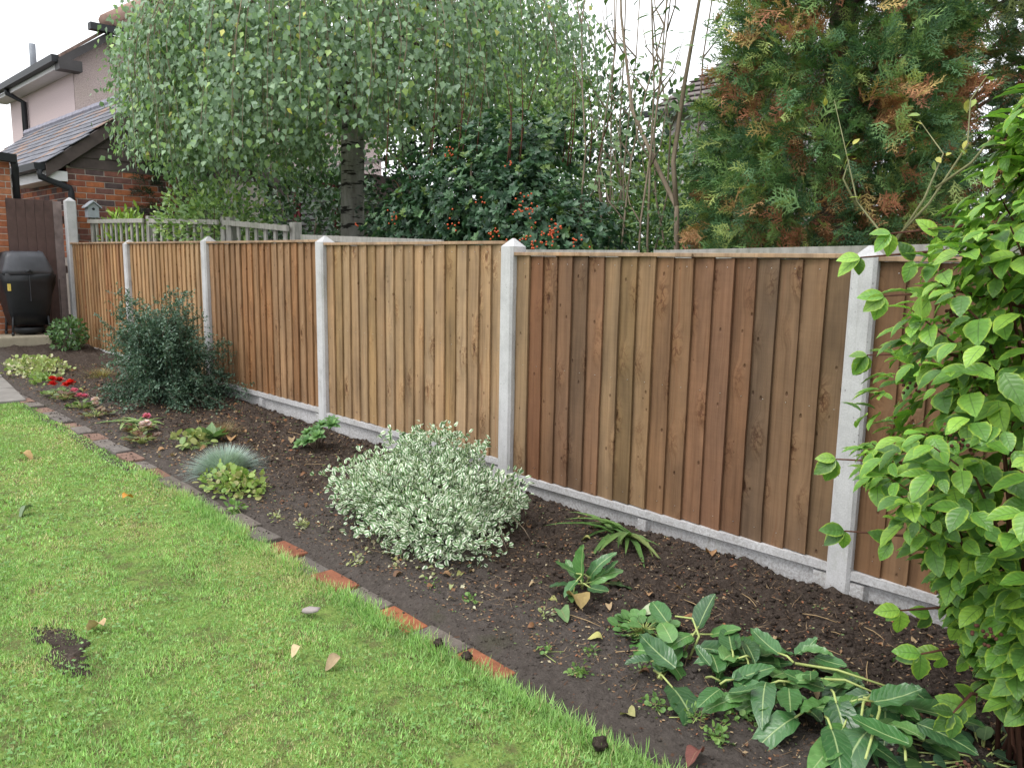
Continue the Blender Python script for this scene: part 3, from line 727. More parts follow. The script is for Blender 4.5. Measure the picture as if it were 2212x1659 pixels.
# ================================================================== far buildings
M_FARW = m_plain('pale_lilac_render', (.52, .46, .47), .85, .2, .1, 3)
M_FARR = m_plain('grey_brown_roof_tile', (.17, .145, .14), .85, .2, .3, 12)
fh = thing('far_house', 'distant pale house with grey tiled roof seen between bare stems', 'house', (2.25, 9.3, 0), 0)
m = MB(); m.box((0, 0, 0), (1.9, 5, 4.06)); m.build('wall', M_FARW, fh)
m = MB(); m.prism([(2.1, -.35, 4.0), (2.1, 2.5, 5.5), (2.1, 5.35, 4.0)], (-2.3, 0, 0)); rf = m.build('roof', M_FARR, fh)
for i in range(9):
    y = -.36+i*.3; z = 4.03+i*.157; m = MB(); m.box((-.22, y, z), (2.12, y+.30, z+.02), None); o = m.build('tile_course', M_FARR, rf); o.rotation_euler = (0, 0, 0)
m = MB(); m.box((-.2, -.47, 3.93), (2.1, -.36, 4.03)); m.build('gutter', M_BLACK, fh)
sh = thing('summer_house', 'dark red framed window under the birch behind the trellis', 'summer house', (-5.6, 5.6, 0), 0)
M_RED = m_plain('dark_red_frame', (.12, .02, .025), .5); M_BLIND = m_plain('grey_blind', (.16, .17, .17), .6); M_DKW = m_plain('dark_timber_wall', (.05, .035, .03), .8)
m = MB(); m.box((-1.5, .06, 0), (3.2, 2.0, 3.0)); m.build('wall', M_DKW, sh)
m = MB(); m.prism([(-1.8, -.3, 3.0), (3.5, -.3, 3.0), (3.5, 2.3, 3.6), (-1.8, 2.3, 3.6)], (0, 0, .08)); m.build('roof', M_FARR, sh)
for i in range(2):
    x0 = .1+i*1.45
    w = MB(); w.box((x0, .0, 1.1), (x0+1.2, .05, 2.75)); wo_ = w.build('window', m_plain('dark_glass', (.02, .022, .022), .12, .5), sh)
    for a, b, c_, d in ((x0-.09, x0, 1.0, 2.85), (x0+1.2, x0+1.29, 1.0, 2.85), (x0, x0+1.2, 2.75, 2.85), (x0, x0+1.2, 1.0, 1.1)):
        m = MB(); m.box((a, -.03, c_), (b, .055, d)); m.build('frame', M_RED, wo_)
    for j in range(14):
        m = MB(); m.box((x0+.02, -.018, 1.15+j*.11), (x0+1.18, -.004, 1.22+j*.11)); m.build('blind_slat', M_BLIND, wo_)

# ================================================================== weeping birch
BX, BY = 3.55, 1.75; BZ = .05
birch = thing('weeping_birch', 'wide weeping birch with hanging leafy curtains and white trunk', 'tree', (BX, BY, BZ))
m = MB(); m.tube([(BX, BY, -.1), (BX+.02, BY, .8), (BX-.01, BY+.02, 1.7), (BX+.05, BY, 2.6), (BX, BY+.05, 3.4)], [.17, .135, .125, .12, .09], 12)
m.build('trunk', M_BIRCH, birch, True, (BX, BY, BZ))
mt = MB(); m = MB(); SP, ST, SN, SS = [], [], [], []
for s in range(900):
    a = rng.random()*2*math.pi; rho = 2.28*math.sqrt(rng.random()**.75); 
    dome = 3.05 + 1.25*math.sqrt(max(0, 1-(rho/2.42)**2)) + .28*noise.noise(Vector((math.cos(a)*rho, math.sin(a)*rho, 5)))
    lf = max(0, -math.cos(a)*.55 - math.sin(a)*.83); rt = max(0, math.cos(a)*.55 + math.sin(a)*.83); rad = rho*(1-.13*lf+.10*rt)*(1+.13*noise.noise(Vector((math.cos(a)*1.6, math.sin(a)*1.6, 2))))
    x0, y0 = BX+math.cos(a)*rad, BY+math.sin(a)*rad
    # hem: lower at the far/left side, higher at the near right side
    side = (-math.cos(a)*.55 - math.sin(a)*.83)      # +1 on the left of the picture
    hem = 2.66 - .22*side - .16*max(0, math.cos(a)*.7-math.sin(a)*.7) + .42*noise.noise(Vector((a*2.2, rho, 7))) - .25*rng.random()
    if rho < 1.3: hem += .15
    z = dome; L = max(.3, dome-hem); n = 10; pts = []
    for i in range(n):
        f = i/(n-1); sway = .10*noise.noise(Vector((x0*2, y0*2, f*1.4)))
        out = .16*math.sin(min(1, f*1.6)*math.pi*.5)
        pts.append((x0+math.cos(a)*out+sway, y0+math.sin(a)*out+sway*.7, dome - L*f + (.06*math.sin(f*3))))
    if s % 3 == 0 or s < 120: mt.tube(pts, [.004*(1-.7*i/n)+.001 for i in range(n)], 3, False)
    nl = int(L*46); f = rng.random(nl); P = np.array(pts); ii = f*(n-1); i0 = np.minimum(ii.astype(int), n-2); fr = (ii-i0)[:, None]
    Q = P[i0]*(1-fr)+P[i0+1]*fr + rng.normal(0, .085, (nl, 3)); SP.append(Q)
    o = np.array([math.cos(a), math.sin(a), 0]); 
    t = np.array([0, 0, -1.]) + o*.25 + rng.normal(0, .5, (nl, 3)); ST.append(t)
    SN.append(o*.9 + np.array([0, 0, .55]) + rng.normal(0, .45, (nl, 3))); SS.append(rng.uniform(.034, .060, nl))
for i in range(26):
    a = i*2.4; r1 = 1.5+.7*random.random(); m.tube([(BX, BY, 2.75+.025*i), (BX+math.cos(a)*.6, BY+math.sin(a)*.6, 3.3+.02*i), (BX+math.cos(a)*r1*.8, BY+math.sin(a)*r1*.8, 3.75), (BX+math.cos(a)*r1*.98, BY+math.sin(a)*r1*.98, 3.5)], [.045, .03, .018, .007], 6)
m.build('limbs', M_BARK, birch, True, (BX, BY, BZ)); tw = mt.build('hanging_twigs', M_TWIG, birch, False, (BX, BY, BZ)); tag(tw, kind='stuff')
SP, ST, SN, SS = map(np.concatenate, (SP, ST, SN, SS))
crown = bpy.data.objects.new('crown', None); link(crown); crown.parent = birch
pal = [(.19, .295, .165), (.24, .36, .20), (.15, .24, .14), (.25, .39, .13), (.24, .35, .235), (.31, .44, .12), (.56, .54, .10)]
idx = rng.choice(7, len(SP), p=[.24, .22, .2, .12, .155, .060, .005])
foliage(crown, 'leaves', T_BIRCH, SP, ST, SN, SS*1.15, pal, M_BLEAF, 300, idx, base=(BX, BY, BZ))
# a stray twig hanging out on the left
# ================================================================== shrubs: generic leafy builder
def bush(name, label, cat, base, center, rad, n, T, size, pal, mat, singles=0, depth=.45, lump=.3, seed=1, up=.5, group=None, stems=8, zmin=None, tipup=.25, barkm=None, ls=2.0, stemr=.014):
    t = thing(name, label, cat, base, 0, group); P, O = shell(center, rad, n, depth, lump, ls, seed, zmin)
    k = len(P); tip = O + np.array([0, 0, tipup]) + rng.normal(0, .55, (k, 3)); nh = O*.6 + np.array([0, 0, up]) + rng.normal(0, .35, (k, 3))
    S = rng.uniform(size[0], size[1], k); foliage(t, 'leaves', T, P, tip, nh, S, pal, mat, singles)
    m = MB(); c = np.array(center); b = np.array(base)
    for i in range(stems):
        j = rng.integers(0, k); e = c + (P[j]-c)*.85; mid = b*.45 + e*.55 + rng.normal(0, 1, 3)*min(.06, min(rad)*.15); 
        m.tube([b + rng.normal(0, .03, 3)*[1, 1, 0], mid, e], [stemr, stemr*.7, stemr*.25], 5)
    if stems: m.build('stems', barkm or M_BARK, t, True, base)
    return t
DARKG = [(.028, .065, .032), (.035, .085, .04), (.045, .10, .045), (.025, .055, .03), (.06, .12, .05)]
# pyracantha: whorls of leaves
def pyracantha():
    base = (6.45, 1.0, .0); t = thing('berry_shrub', 'dark evergreen shrub with clusters of orange berries over the fence', 'shrub', base)
    lobes = [((6.2, 1.0, 1.75), (.75, .5, .50), 1100), ((6.75, .95, 1.62), (.65, .45, .42), 900), ((7.25, .85, 1.45), (.55, .38, .30), 600), ((5.75, 1.0, 1.5), (.5, .45, .45), 550), ((6.5, 1.2, 2.15), (.6, .4, .30), 550)]
    Ps, Ts, Ns, Ss, Ix = [], [], [], [], []
    for c, r, n in lobes:
        P, O = shell(c, r, n, .5, .35, 2.2, c[0]); 
        for p, o in zip(P, O):
            ax = nrm(o*.8 + np.array([0, 0, .45]) + rng.normal(0, .35, 3)); u = nrm(np.cross(ax, rng.normal(0, 1, 3))); v = np.cross(ax, u); kk = 7
            ph = np.arange(kk)*2*math.pi/kk + rng.random()
            d = (np.cos(ph)[:, None]*u + np.sin(ph)[:, None]*v)*.85 + ax*.55
            Ps.append(np.repeat(p[None], kk, 0) - ax*np.linspace(0, .03, kk)[:, None]); Ts.append(d); Ns.append(np.repeat(ax[None], kk, 0)); Ss.append(rng.uniform(.032, .055, kk))
            Ix.append(np.full(kk, rng.choice(6, p=[.26, .26, .2, .13, .1, .05])))
    Ps, Ts, Ns, Ss, Ix = map(np.concatenate, (Ps, Ts, Ns, Ss, Ix))
    foliage(t, 'leaves', T_OV, Ps, Ts, Ns, Ss, [(.038, .09, .045), (.05, .115, .055), (.03, .072, .04), (.07, .145, .065), (.09, .175, .07), (.17, .26, .07)], M_SLEAF, 300, Ix)
    m = MB()
    for i in range(22):
        c, r, n = lobes[i % 5]; e = np.array(c)+rng.normal(0, .8, 3)*np.array(r)*.6; b = np.array(base)
        m.tube([b+rng.normal(0, .06, 3)*[1, 1, 0], b*.5+e*.5+rng.normal(0, .1, 3), e], [.03, .018, .006], 6)
    m.build('stems', M_BARK, t, True, base)
    # long young shoots rising from the top
    Q, QT, QN = [], [], []
    for i in range(22):
        x0 = 5.5+1.9*random.random(); y0 = .95+random.uniform(-.3, .3); z0 = 2.0; h = random.uniform(.35, .95); lean = random.uniform(-.25, .3)
        if i < 2: x0, y0, z0, h, lean = 5.75+.1*i, .75, 1.75+.12*i, .45, -.75
        mm = MB()
        pts = [(x0+lean*f*f, y0+.1*f, z0+h*f) for f in np.linspace(0, 1, 6)]; mm.tube(pts, [.006, .005, .004, .003, .002, .001], 4); mm.build('young_shoot', M_RTWIG, t, True, base)
        for f in np.linspace(.1, 1, 26):
            j = min(4, int(f*5)); p = np.array(pts[j])*(1-(f*5-j))+np.array(pts[j+1])*(f*5-j); Q.append(p); dd = rng.normal(0, 1, 3); dd[2] = .5; QT.append(dd); QN.append((0, 0, 1)+rng.normal(0, .4, 3))
    foliage(t, 'young_leaves', T_SMALL, Q, QT, QN, rng.uniform(.02, .036, len(Q)), [(.12, .22, .05), (.16, .27, .06), (.09, .17, .05)], M_SLEAF)
    M_BERRY = m_plain('orange_red_berry', (.50, .075, .015), .3, .5, .3, 30)
    for px_, py, pz, kk, sp in ((7.32, .50, 1.66, 46, .055), (6.02, .46, 1.62, 18, .035), (6.72, .42, 1.58, 16, .03), (6.45, .62, 2.06, 16, .04), (7.12, .42, 1.50, 18, .035), (7.55, .46, 1.50, 34, .05), (7.62, .44, 1.535, 20, .03), (7.40, .42, 1.47, 14, .04),
                            (7.78, .44, 1.46, 14, .03), (7.28, .40, 1.44, 12, .03), (7.52, .38, 1.43, 16, .03), (5.4, .56, 1.6, 8, .02), (6.9, .5, 1.72, 8, .02), (7.05, .6, 1.95, 8, .02)):
        m = MB()
        for i in range(int(kk*.6)):
            c = np.array((px_, py, pz)) + rng.normal(0, 1, 3)*sp*np.array((1, .5, .8)); m.blob(c, [.0065]*3, i, .05, 4, 6)
        tag(m.build('berry_cluster', M_BERRY, t, True, base), kind='stuff')
pyracantha()

# conifer with brown sprays
def conifer(name, label, base, prof, n, ssize, singles, brown, pal, brownpal, seed, trunk=.1):
    t = thing(name, label, 'tree', base); b = np.array(base); zt = prof[-1][0]
    zz = np.array([p[0] for p in prof]); rr = np.array([p[1] for p in prof])
    zs = np.linspace(zz[0], zz[-1], 300); w = np.interp(zs, zz, rr)+.1; w /= w.sum(); z = rng.choice(zs, n, p=w) + rng.normal(0, .01, n)
    a = rng.random(n)*2*math.pi; r0 = np.interp(z, zz, rr)
    D = np.stack([np.cos(a), np.sin(a), z*0], 1); Q = np.stack([np.cos(a)*1.2, np.sin(a)*1.2, z*1.4], 1)
    lum = 1+.18*nz3(Q, 1.6, seed)+.30*nz3(Q, 4.6, seed+3); r = r0*lum*(1-.34*rng.random(n)**1.6); r[:n//6] *= rng.uniform(.45, .75, n//6)
    P = b + D*r[:, None]; P[:, 2] = base[2]+z
    tip = D + np.stack([np.zeros(n), np.zeros(n), rng.normal(.15, .40, n)], 1) + rng.normal(0, .38, (n, 3)); nh = np.cross(D, rng.normal(0, 1, (n, 3)))*.6 + np.array([0, 0, .7]) + D*.6
    bn = .8*nz3(P, 3.4, seed+9) + .7*nz3(P, 9.0, seed+4) + rng.normal(0, .05, n) + .3*(1-r/(r0*lum+1e-6))
    idx = rng.integers(0, len(pal), n); isb = bn > brown; idx[isb] = len(pal)+rng.integers(0, len(brownpal), isb.sum())
    P = P - nrm(tip)*ssize*.4
    foliage(t, 'sprays', T_SPRAY, P, tip, nh, rng.uniform(.65, 1.2, n)*ssize, list(pal)+list(brownpal), M_CLEAF, singles, idx, .15, single_name='spray')
    m = MB(); m.tube([(base[0], base[1], -.1), (base[0], base[1], base[2]+zt*.6), (base[0], base[1], base[2]+zt*.95)], [trunk, trunk*.7, .015], 8)
    for i in range(50):
        zz_ = random.uniform(.3, zt*.9); aa = i*2.4; rr_ = float(np.interp(zz_, zz, rr))*.7; m.tube([(base[0], base[1], base[2]+zz_-.15), (base[0]+math.cos(aa)*rr_, base[1]+math.sin(aa)*rr_, base[2]+zz_+.1)], [.018, .005], 4)
    m.build('trunk', M_BARK, t, True, base)
    return t
GP = [(.10, .20, .085), (.15, .27, .10), (.07, .145, .07), (.20, .32, .105), (.29, .36, .11)]
BP = [(.44, .23, .11), (.36, .16, .09), (.52, .31, .15), (.30, .13, .075), (.46, .34, .13)]
conifer('conifer', 'large dense conifer with rusty brown dead patches, above the fence', (8.74, 1.55, .0), [(.9, .68), (1.3, .73), (2.0, .69), (2.8, .58), (3.6, .42), (4.4, .12)], 11500, .135, 300, .29, GP, BP, 3, .12)
conifer('conifer', 'second conifer, olive and browning, behind the right of the rusty one', (9.12, 2.35, .0), [(.9, .55), (1.5, .62), (2.6, .58), (3.6, .42), (4.6, .12)], 3600, .14, 60, .36, [(.10, .17, .065), (.13, .19, .065), (.085, .14, .06), (.17, .21, .07)], BP, 21, .1)
conifer('conifer', 'dark narrow conifer rising behind the left side of the birch', (-.25, 1.55, .1), [(.3, .45), (1.5, .55), (3.0, .50), (4.2, .36), (5.3, .05)], 1300, .2, 0, .9, [(.03, .06, .03), (.04, .08, .035), (.025, .05, .028)], BP, 40, .08)

# broadleaf tree at right behind the conifers
bush('dark_tree', 'dark green broadleaf tree at the top right behind the conifers', 'tree', (10.15, 4.4, 0), (10.25, 4.4, 3.0), (1.5, 1.2, 2.2), 9500, T_OV, (.09, .14), [(.02, .05, .03), (.03, .07, .04), (.025, .06, .035), (.04, .085, .05)], M_GLEAF, 0, .5, .3, 5, stems=14, stemr=.05)
bush('garden_shrub', 'light green shrub growing through the trellis under the birch', 'shrub', (2.7, .62, 0), (2.85, .52, 1.62), (1.15, .34, .46), 3000, T_OV, (.04, .07), [(.28, .42, .13), (.22, .36, .10), (.36, .48, .14), (.16, .28, .09), (.28, .40, .22)], M_GLEAF, 120, .6, .4, 8, stems=12)
bush('garden_shrub', 'bright lime feathery plant beside the bird box', 'shrub', (.35, .55, 0), (.35, .6, 1.55), (.35, .25, .33), 800, T_NARROW, (.06, .12), [(.26, .40, .06), (.20, .34, .05), (.30, .42, .09)], M_SLEAF, 0, .7, .4, 9, stems=6, tipup=.9)
bush('garden_shrub', 'dark glossy shrub under the birch left of the trunk', 'shrub', (1.4, 2.4, 0), (1.4, 2.4, 1.4), (1.6, .8, 1.1), 2600, T_OV, (.06, .1), DARKG, M_GLEAF, 0, .5, .35, 12)
bush('garden_shrub', 'dark shrub between the birch trunk and the berry shrub', 'shrub', (4.8, 1.9, 0), (4.85, 1.75, 1.6), (.75, .5, 1.0), 4200, T_OV, (.04, .07), [(.02, .045, .025), (.03, .06, .03)], M_SLEAF, 0, .5, .35, 14)
bush('garden_shrub', 'dark hedge shrub filling the gap behind the berry shrub', 'shrub', (5.4, 3.2, 0), (5.4, 3.3, 1.5), (1.6, .8, 1.5), 4200, T_OV, (.05, .09), DARKG, M_SLEAF, 0, .5, .35, 17)
bush('garden_shrub', 'yellow-green shrub behind the bare stems left of the conifer', 'shrub', (6.9, 2.6, 0), (6.75, 2.9, 1.45), (.8, .7, 1.0), 3200, T_OV, (.045, .08), [(.17, .27, .06), (.12, .20, .05), (.22, .31, .08)], M_GLEAF, 0, .5, .35, 18)
bush('garden_shrub', 'small-leaved green shrub at the foot of the bare stems', 'shrub', (7.75, 1.15, 0), (7.7, 1.25, 1.35), (.5, .35, .5), 2600, T_SMALL, (.025, .045), [(.07, .15, .05), (.10, .19, .06), (.05, .11, .04)], M_SLEAF, 0, .6, .4, 19)
bush('tall_shrub', 'tall light green fine-leaved shrub rising between the birch and bare stems', 'shrub', (6.2, 1.75, 0), (6.2, 1.75, 2.25), (.55, .4, .75), 2800, T_OV, (.03, .055), [(.17, .28, .10), (.21, .33, .12), (.13, .22, .08), (.26, .37, .12)], M_SLEAF, 0, .8, .5, 27, stems=16, tipup=.6)
bush('far_tree', 'tall pale green tree glimpsed behind the birch and bare stems', 'tree', (3.9, 5.6, 0), (3.9, 5.6, 2.4), (1.7, 1.2, 1.5), 4200, T_OV, (.08, .12), [(.10, .18, .07), (.13, .22, .09), (.08, .14, .06)], M_GLEAF, 0, .6, .45, 23, stems=14, stemr=.04)
bush('far_hedge', 'distant green hedge glimpsed behind the bare stems', 'hedge', (3.6, 8.0, 0), (3.6, 8.0, 1.5), (4.6, .6, 1.75), 8000, T_OV, (.12, .18), [(.12, .20, .08), (.15, .24, .10), (.09, .16, .07), (.20, .29, .11)], M_GLEAF, 0, .6, .3, 28, stems=0)
bush('far_tree', 'dark far tree filling the gap beneath the birch', 'tree', (-1.8, 4.4, 0), (-1.8, 4.4, 1.9), (2.2, 1.0, 1.6), 3600, T_OV, (.09, .14), DARKG, M_GLEAF, 0, .5, .4, 24, stems=8, stemr=.04)

# bare-stemmed shrub (lilac-like)
def stems_shrub():
    base = (7.9, 1.05, 0); t = thing('bare_stem_shrub', 'tall thin bare stems with sparse leaves against the white sky', 'shrub', base)
    Q, QT, QN, S = [], [], [], []
    specs = []
    for i in range(11): specs.append((7.32+.058*i+random.uniform(-.07, .07), 1.1+random.uniform(-.3, .3), random.uniform(-.45, .35), random.uniform(3.0, 3.8)))
    for i, (x, y, lean, h) in enumerate(specs):
        n = 9; pts = []
        for k in range(n):
            f = k/(n-1); pts.append((x+lean*f**1.3+.16*noise.noise(Vector((i*3.3, f*2.6, 0))), y+.10*noise.noise(Vector((i*1.3, f*3, 4)))+.1*f, .1+(h-.1)*f))
        m = MB(); m.tube(pts, [.0095*(1-.72*k/n) for k in range(n)], 6)
        for k in (4, 5, 6, 7):
            p = pts[k]; d = random.choice((-1, 1)); e = (p[0]+d*random.uniform(.08, .22), p[1]+random.uniform(-.1, .1), p[2]+random.uniform(.2, .42)); m.tube([p, ((p[0]+e[0])/2+.02*d, (p[1]+e[1])/2, p[2]+.12), e], [.006, .004, .0015], 5)
            for f in (.4, .7, 1.0):
                for s in (-1, 1):
                    if random.random() < .6: Q.append(np.array(p)*(1-f)+np.array(e)*f); QT.append((s*.8, random.uniform(-.6, .6), random.uniform(-.5, .4))); QN.append((random.uniform(-.4, .4), -.4, 1)); S.append(random.uniform(.06, .11))
        for k in range(2, 9):
            for s in (-1, 1):
                if random.random() < (.4 if k < 6 else .8): Q.append(np.array(pts[k])); QT.append((s*.8, random.uniform(-.6, .6), random.uniform(-.5, .4))); QN.append((random.uniform(-.4, .4), -.3, 1)); S.append(random.uniform(.06, .12))
        m.build('stem', M_TWIG, t, True, base)
    # V-shaped thick stem beside the conifer
    m = MB(); V0 = (8.02, 1.1, 1.3)
    m.tube([(8.05, 1.1, 0), V0, (8.0, 1.1, 1.68), (7.82, 1.12, 1.95), (7.60, 1.15, 2.3), (7.45, 1.2, 2.9), (7.42, 1.2, 3.3)], [.022, .018, .016, .014, .011, .008, .004], 7); m.build('stem', M_TWIG, t, True, base)
    m = MB(); m.tube([(8.0, 1.1, 1.66), (7.96, 1.1, 1.95), (8.0, 1.12, 2.4), (8.06, 1.15, 2.9), (8.05, 1.15, 3.3)], [.016, .015, .013, .009, .004], 7); m.build('stem', M_TWIG, t, True, base)
    foliage(t, 'leaves', T_OV, Q, QT, QN, S, [(.08, .16, .06), (.11, .20, .07), (.06, .12, .05), (.14, .23, .07)], M_GLEAF, len(Q))
stems_shrub()
# rambling shoots in front of the conifer at the right
def rambler():
    base = (9.44, .5, 1.0); t = thing('rambling_rose', 'thin green rambling shoots with few yellowing leaves before the conifer', 'climber', base)
    runs = [[(9.46, .5, 1.0), (9.45, .5, 1.45), (9.30, .52, 1.62), (9.22, .55, 1.85), (9.13, .6, 2.08)], [(9.46, .5, 1.4), (9.58, .5, 1.62), (9.62, .55, 1.8), (9.50, .6, 1.95)], [(9.45, .5, 1.42), (9.60, .5, 1.6), (9.72, .5, 1.82), (9.70, .55, 2.0), (9.74, .6, 2.1)],
            [(9.62, .5, 1.66), (9.74, .5, 1.75), (9.9, .5, 1.98), (10.0, .5, 2.05)], [(9.3, .52, 1.6), (9.24, .5, 1.72), (9.26, .5, 1.80)]]
    Q, QT, QN, S = [], [], [], []
    for r in runs:
        m = MB(); m.tube(r, list(np.linspace(.0065, .0012, len(r))), 6); m.build('shoot', M_SHOOT, t, True, base)
        for p in r[2:]:
            for k in range(3): Q.append(np.array(p)+rng.normal(0, .015, 3)); QT.append(rng.normal(0, 1, 3)); QN.append((0, -.5, 1)+rng.normal(0, .3, 3)); S.append(random.uniform(.03, .055))
    foliage(t, 'leaves', T_OV, Q, QT, QN, S, [(.30, .38, .08), (.22, .33, .07), (.42, .40, .08)], M_GLEAF, len(Q))
rambler()

# ================================================================== big leafy bush at the right
def dogwood():
    base = (10.36, -.74, g1(10.4)); t = thing('leafy_bush', 'large bright green leafy bush filling the right edge in front of the fence', 'bush', base)
    Q, QT, QN, S, IX = [], [], [], [], []; m = MB(); b = np.array(base)
    prof_z = [.22, .45, .70, .95, 1.25, 1.55, 1.80, 2.0]; prof_r = [.06, .24, .42, .48, .45, .38, .24, .08]
    for i in range(900):
        z = random.uniform(.36, 1.92); a = rng.random()*2*math.pi
        r = np.interp(z, prof_z, prof_r)*(1+.22*noise.noise(Vector((math.cos(a)*1.5, math.sin(a)*1.5, z*3)))); fr = random.choice((1.0, 1.0, .95, .85, .65)); r *= fr
        e = np.array((base[0]+.02+.12*max(0, z-.9)+math.cos(a)*r, base[1]+math.sin(a)*r, base[2]+z)); s = np.array((base[0]+math.cos(a)*r*.35, base[1]+math.sin(a)*r*.35, base[2]+max(.02, z-.30)))
        mid = (s+e)/2 + np.array((0, 0, .06)); pts = [s, mid, e]
        if i % 14 == 0: m.tube([b*[1, 1, 1]+rng.normal(0, .03, 3)*[1, 1, 0], s, mid, e], [.007, .005, .003, .0015], 5)
        out = np.array((math.cos(a), math.sin(a), 0)); sd = np.array((-math.sin(a), math.cos(a), 0))
        for f in (.45, .72, .95):
            p = s*(1-f)**2 + 2*mid*f*(1-f) + e*f*f
            for sg in (-1, 1):
                if random.random() < .12: continue
                L = random.choice((random.uniform(.035, .06), random.uniform(.05, .085), random.uniform(.055, .09)))*(1 if f < .9 else .8)
                Q.append(p + sd*sg*.012); QT.append(out*random.uniform(.2, .9) + sd*sg*random.uniform(.5, 1) + np.array((0, 0, random.uniform(-.75, .15)))); QN.append(np.array((0, 0, 1)) + out*random.uniform(.3, 1.0) + rng.normal(0, .2, 3)); S.append(L)
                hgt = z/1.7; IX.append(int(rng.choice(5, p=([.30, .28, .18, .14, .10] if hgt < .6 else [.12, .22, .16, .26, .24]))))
        Q.append(e); QT.append(out*.6 + np.array((0, 0, random.uniform(-.5, .4)))); QN.append(np.array((0, 0, 1))+out*.5); S.append(random.uniform(.05, .08)); IX.append(int(rng.integers(0, 5)))
    # reaching sprigs on the left
    lft = np.array((-.71, -.70, 0)); tow = np.array((.62, -.62, .75))
    for tipx, tipy, tz in ((9.86, -.85, 1.36), (9.93, -.85, 1.26), (9.84, -.85, .80), (9.90, -.85, 1.10), (9.88, -.85, .60), (10.06, -.9, .44), (10.22, -.95, .24), (9.95, -.9, 1.42), (10.12, -.9, .34)):
        s = np.array((10.25, -.76, tz-.02)); e = np.array((tipx, tipy, tz)); m.tube([s, (s+e)/2+np.array((0, 0, .03)), e], [.006, .0045, .0022], 5)
        for f, dirs in ((.35, ((.3, .4), (.2, -.8))), (.68, ((.6, .45), (.3, -.8))), (1.0, ((.9, .15), (.75, -.55), (.05, -.9)))):
            p = s*(1-f)+e*f
            for a_, b_ in dirs:
                Q.append(p); QT.append(lft*(a_+random.uniform(-.15, .15)) + np.array((0, 0, b_+random.uniform(-.2, .2))) + rng.normal(0, .12, 3)); QN.append(tow + rng.normal(0, .22, 3)); S.append(random.uniform(.045, .075)); IX.append(int(rng.integers(1, 5)))
    m.build('stems', M_RTWIG, t, True, base)
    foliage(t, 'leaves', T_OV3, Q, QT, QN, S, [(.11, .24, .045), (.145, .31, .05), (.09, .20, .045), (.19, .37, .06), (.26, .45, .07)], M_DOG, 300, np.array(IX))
    mb = MB()
    for c in ((10.12, -.95, 1.22), (10.05, -.92, 1.05), (10.22, -1.12, .95), (10.3, -1.15, .55), (10.3, -1.15, .22)):
        for i in range(14): mb.blob(np.array(c)+rng.normal(0, .014, 3), [.0045]*3, i, .05, 4, 6)
    tag(mb.build('seed_heads', M_RTWIG, t, True, base), kind='stuff')
dogwood()
# ================================================================== border plants
# variegated euonymus mound
def variegated():
    base = (7.85, -.68, g1(7.85)); t = thing('variegated_shrub', 'large low white-and-green variegated shrub in the middle of the bed', 'shrub', base)
    lobes = [((7.88, -.74, .17), (.42, .36, .21), 3900), ((7.72, -.56, .28), (.22, .2, .15), 1300), ((7.62, -.80, .16), (.30, .24, .16), 1500), ((8.16, -.90, .13), (.30, .22, .15), 1700), ((8.06, -.52, .15), (.22, .18, .13), 900)]
    Ps, Os = [], []
    for i, (c, r, n) in enumerate(lobes):
        P, O = shell((c[0], c[1], c[2]+g1(c[0])), r, n, .42, .50, 2.6, 30+i, g1(c[0])+.01); Ps.append(P); Os.append(O)
    P = np.concatenate(Ps); O = np.concatenate(Os); n = len(P)
    # upright sprigs on top
    for i in range(26):
        b = np.array((random.uniform(7.5, 8.0), random.uniform(-.7, -.4), g1(7.8)+random.uniform(.28, .36))); h = random.uniform(.06, .14)
        q = b + np.outer(np.linspace(0, 1, 14), (random.uniform(-.03, .03), random.uniform(-.03, .03), h)); P = np.concatenate([P, q]); O = np.concatenate([O, nrm(rng.normal(0, 1, (14, 3)))])
    n = len(P); tip = O*.8 + np.array([0, 0, .35]) + rng.normal(0, .6, (n, 3)); nh = O*.9 + np.array([0, 0, .5]) + rng.normal(0, .4, (n, 3))
    foliage(t, 'leaves', lt([(.25, .30), (.65, .34)], .3, .1), P, tip, nh, rng.uniform(.020, .033, n), [(.13, .24, .10), (.10, .20, .08), (.16, .28, .12), (.20, .32, .16), (.30, .38, .22)], M_VLEAF, 300, rng.choice(5, n, p=[.27, .25, .25, .15, .08]))
    m = MB()
    for i in range(60):
        j = rng.integers(0, n); e = P[j]; b = np.array(base)+rng.normal(0, .08, 3)*[1, 1, 0]; m.tube([b, (b+e)/2+[0, 0, .05], e], [.006, .004, .0015], 4)
    for i in range(2):
        x0, y0 = 8.05, -.5; ph = random.uniform(-.6, .5); L = random.uniform(.25, .4); z = g1(8.3)
        m.tube([(x0, y0, z+.06), (x0+L*.5, y0+ph*L*.5, z+.12), (x0+L*.85, y0+ph*L, z+.08), (x0+L, y0+ph*L*1.1, z+.035)], [.003, .0025, .002, .0015], 4)
    m.build('stems', M_TWIG, t, True, base)
variegated()

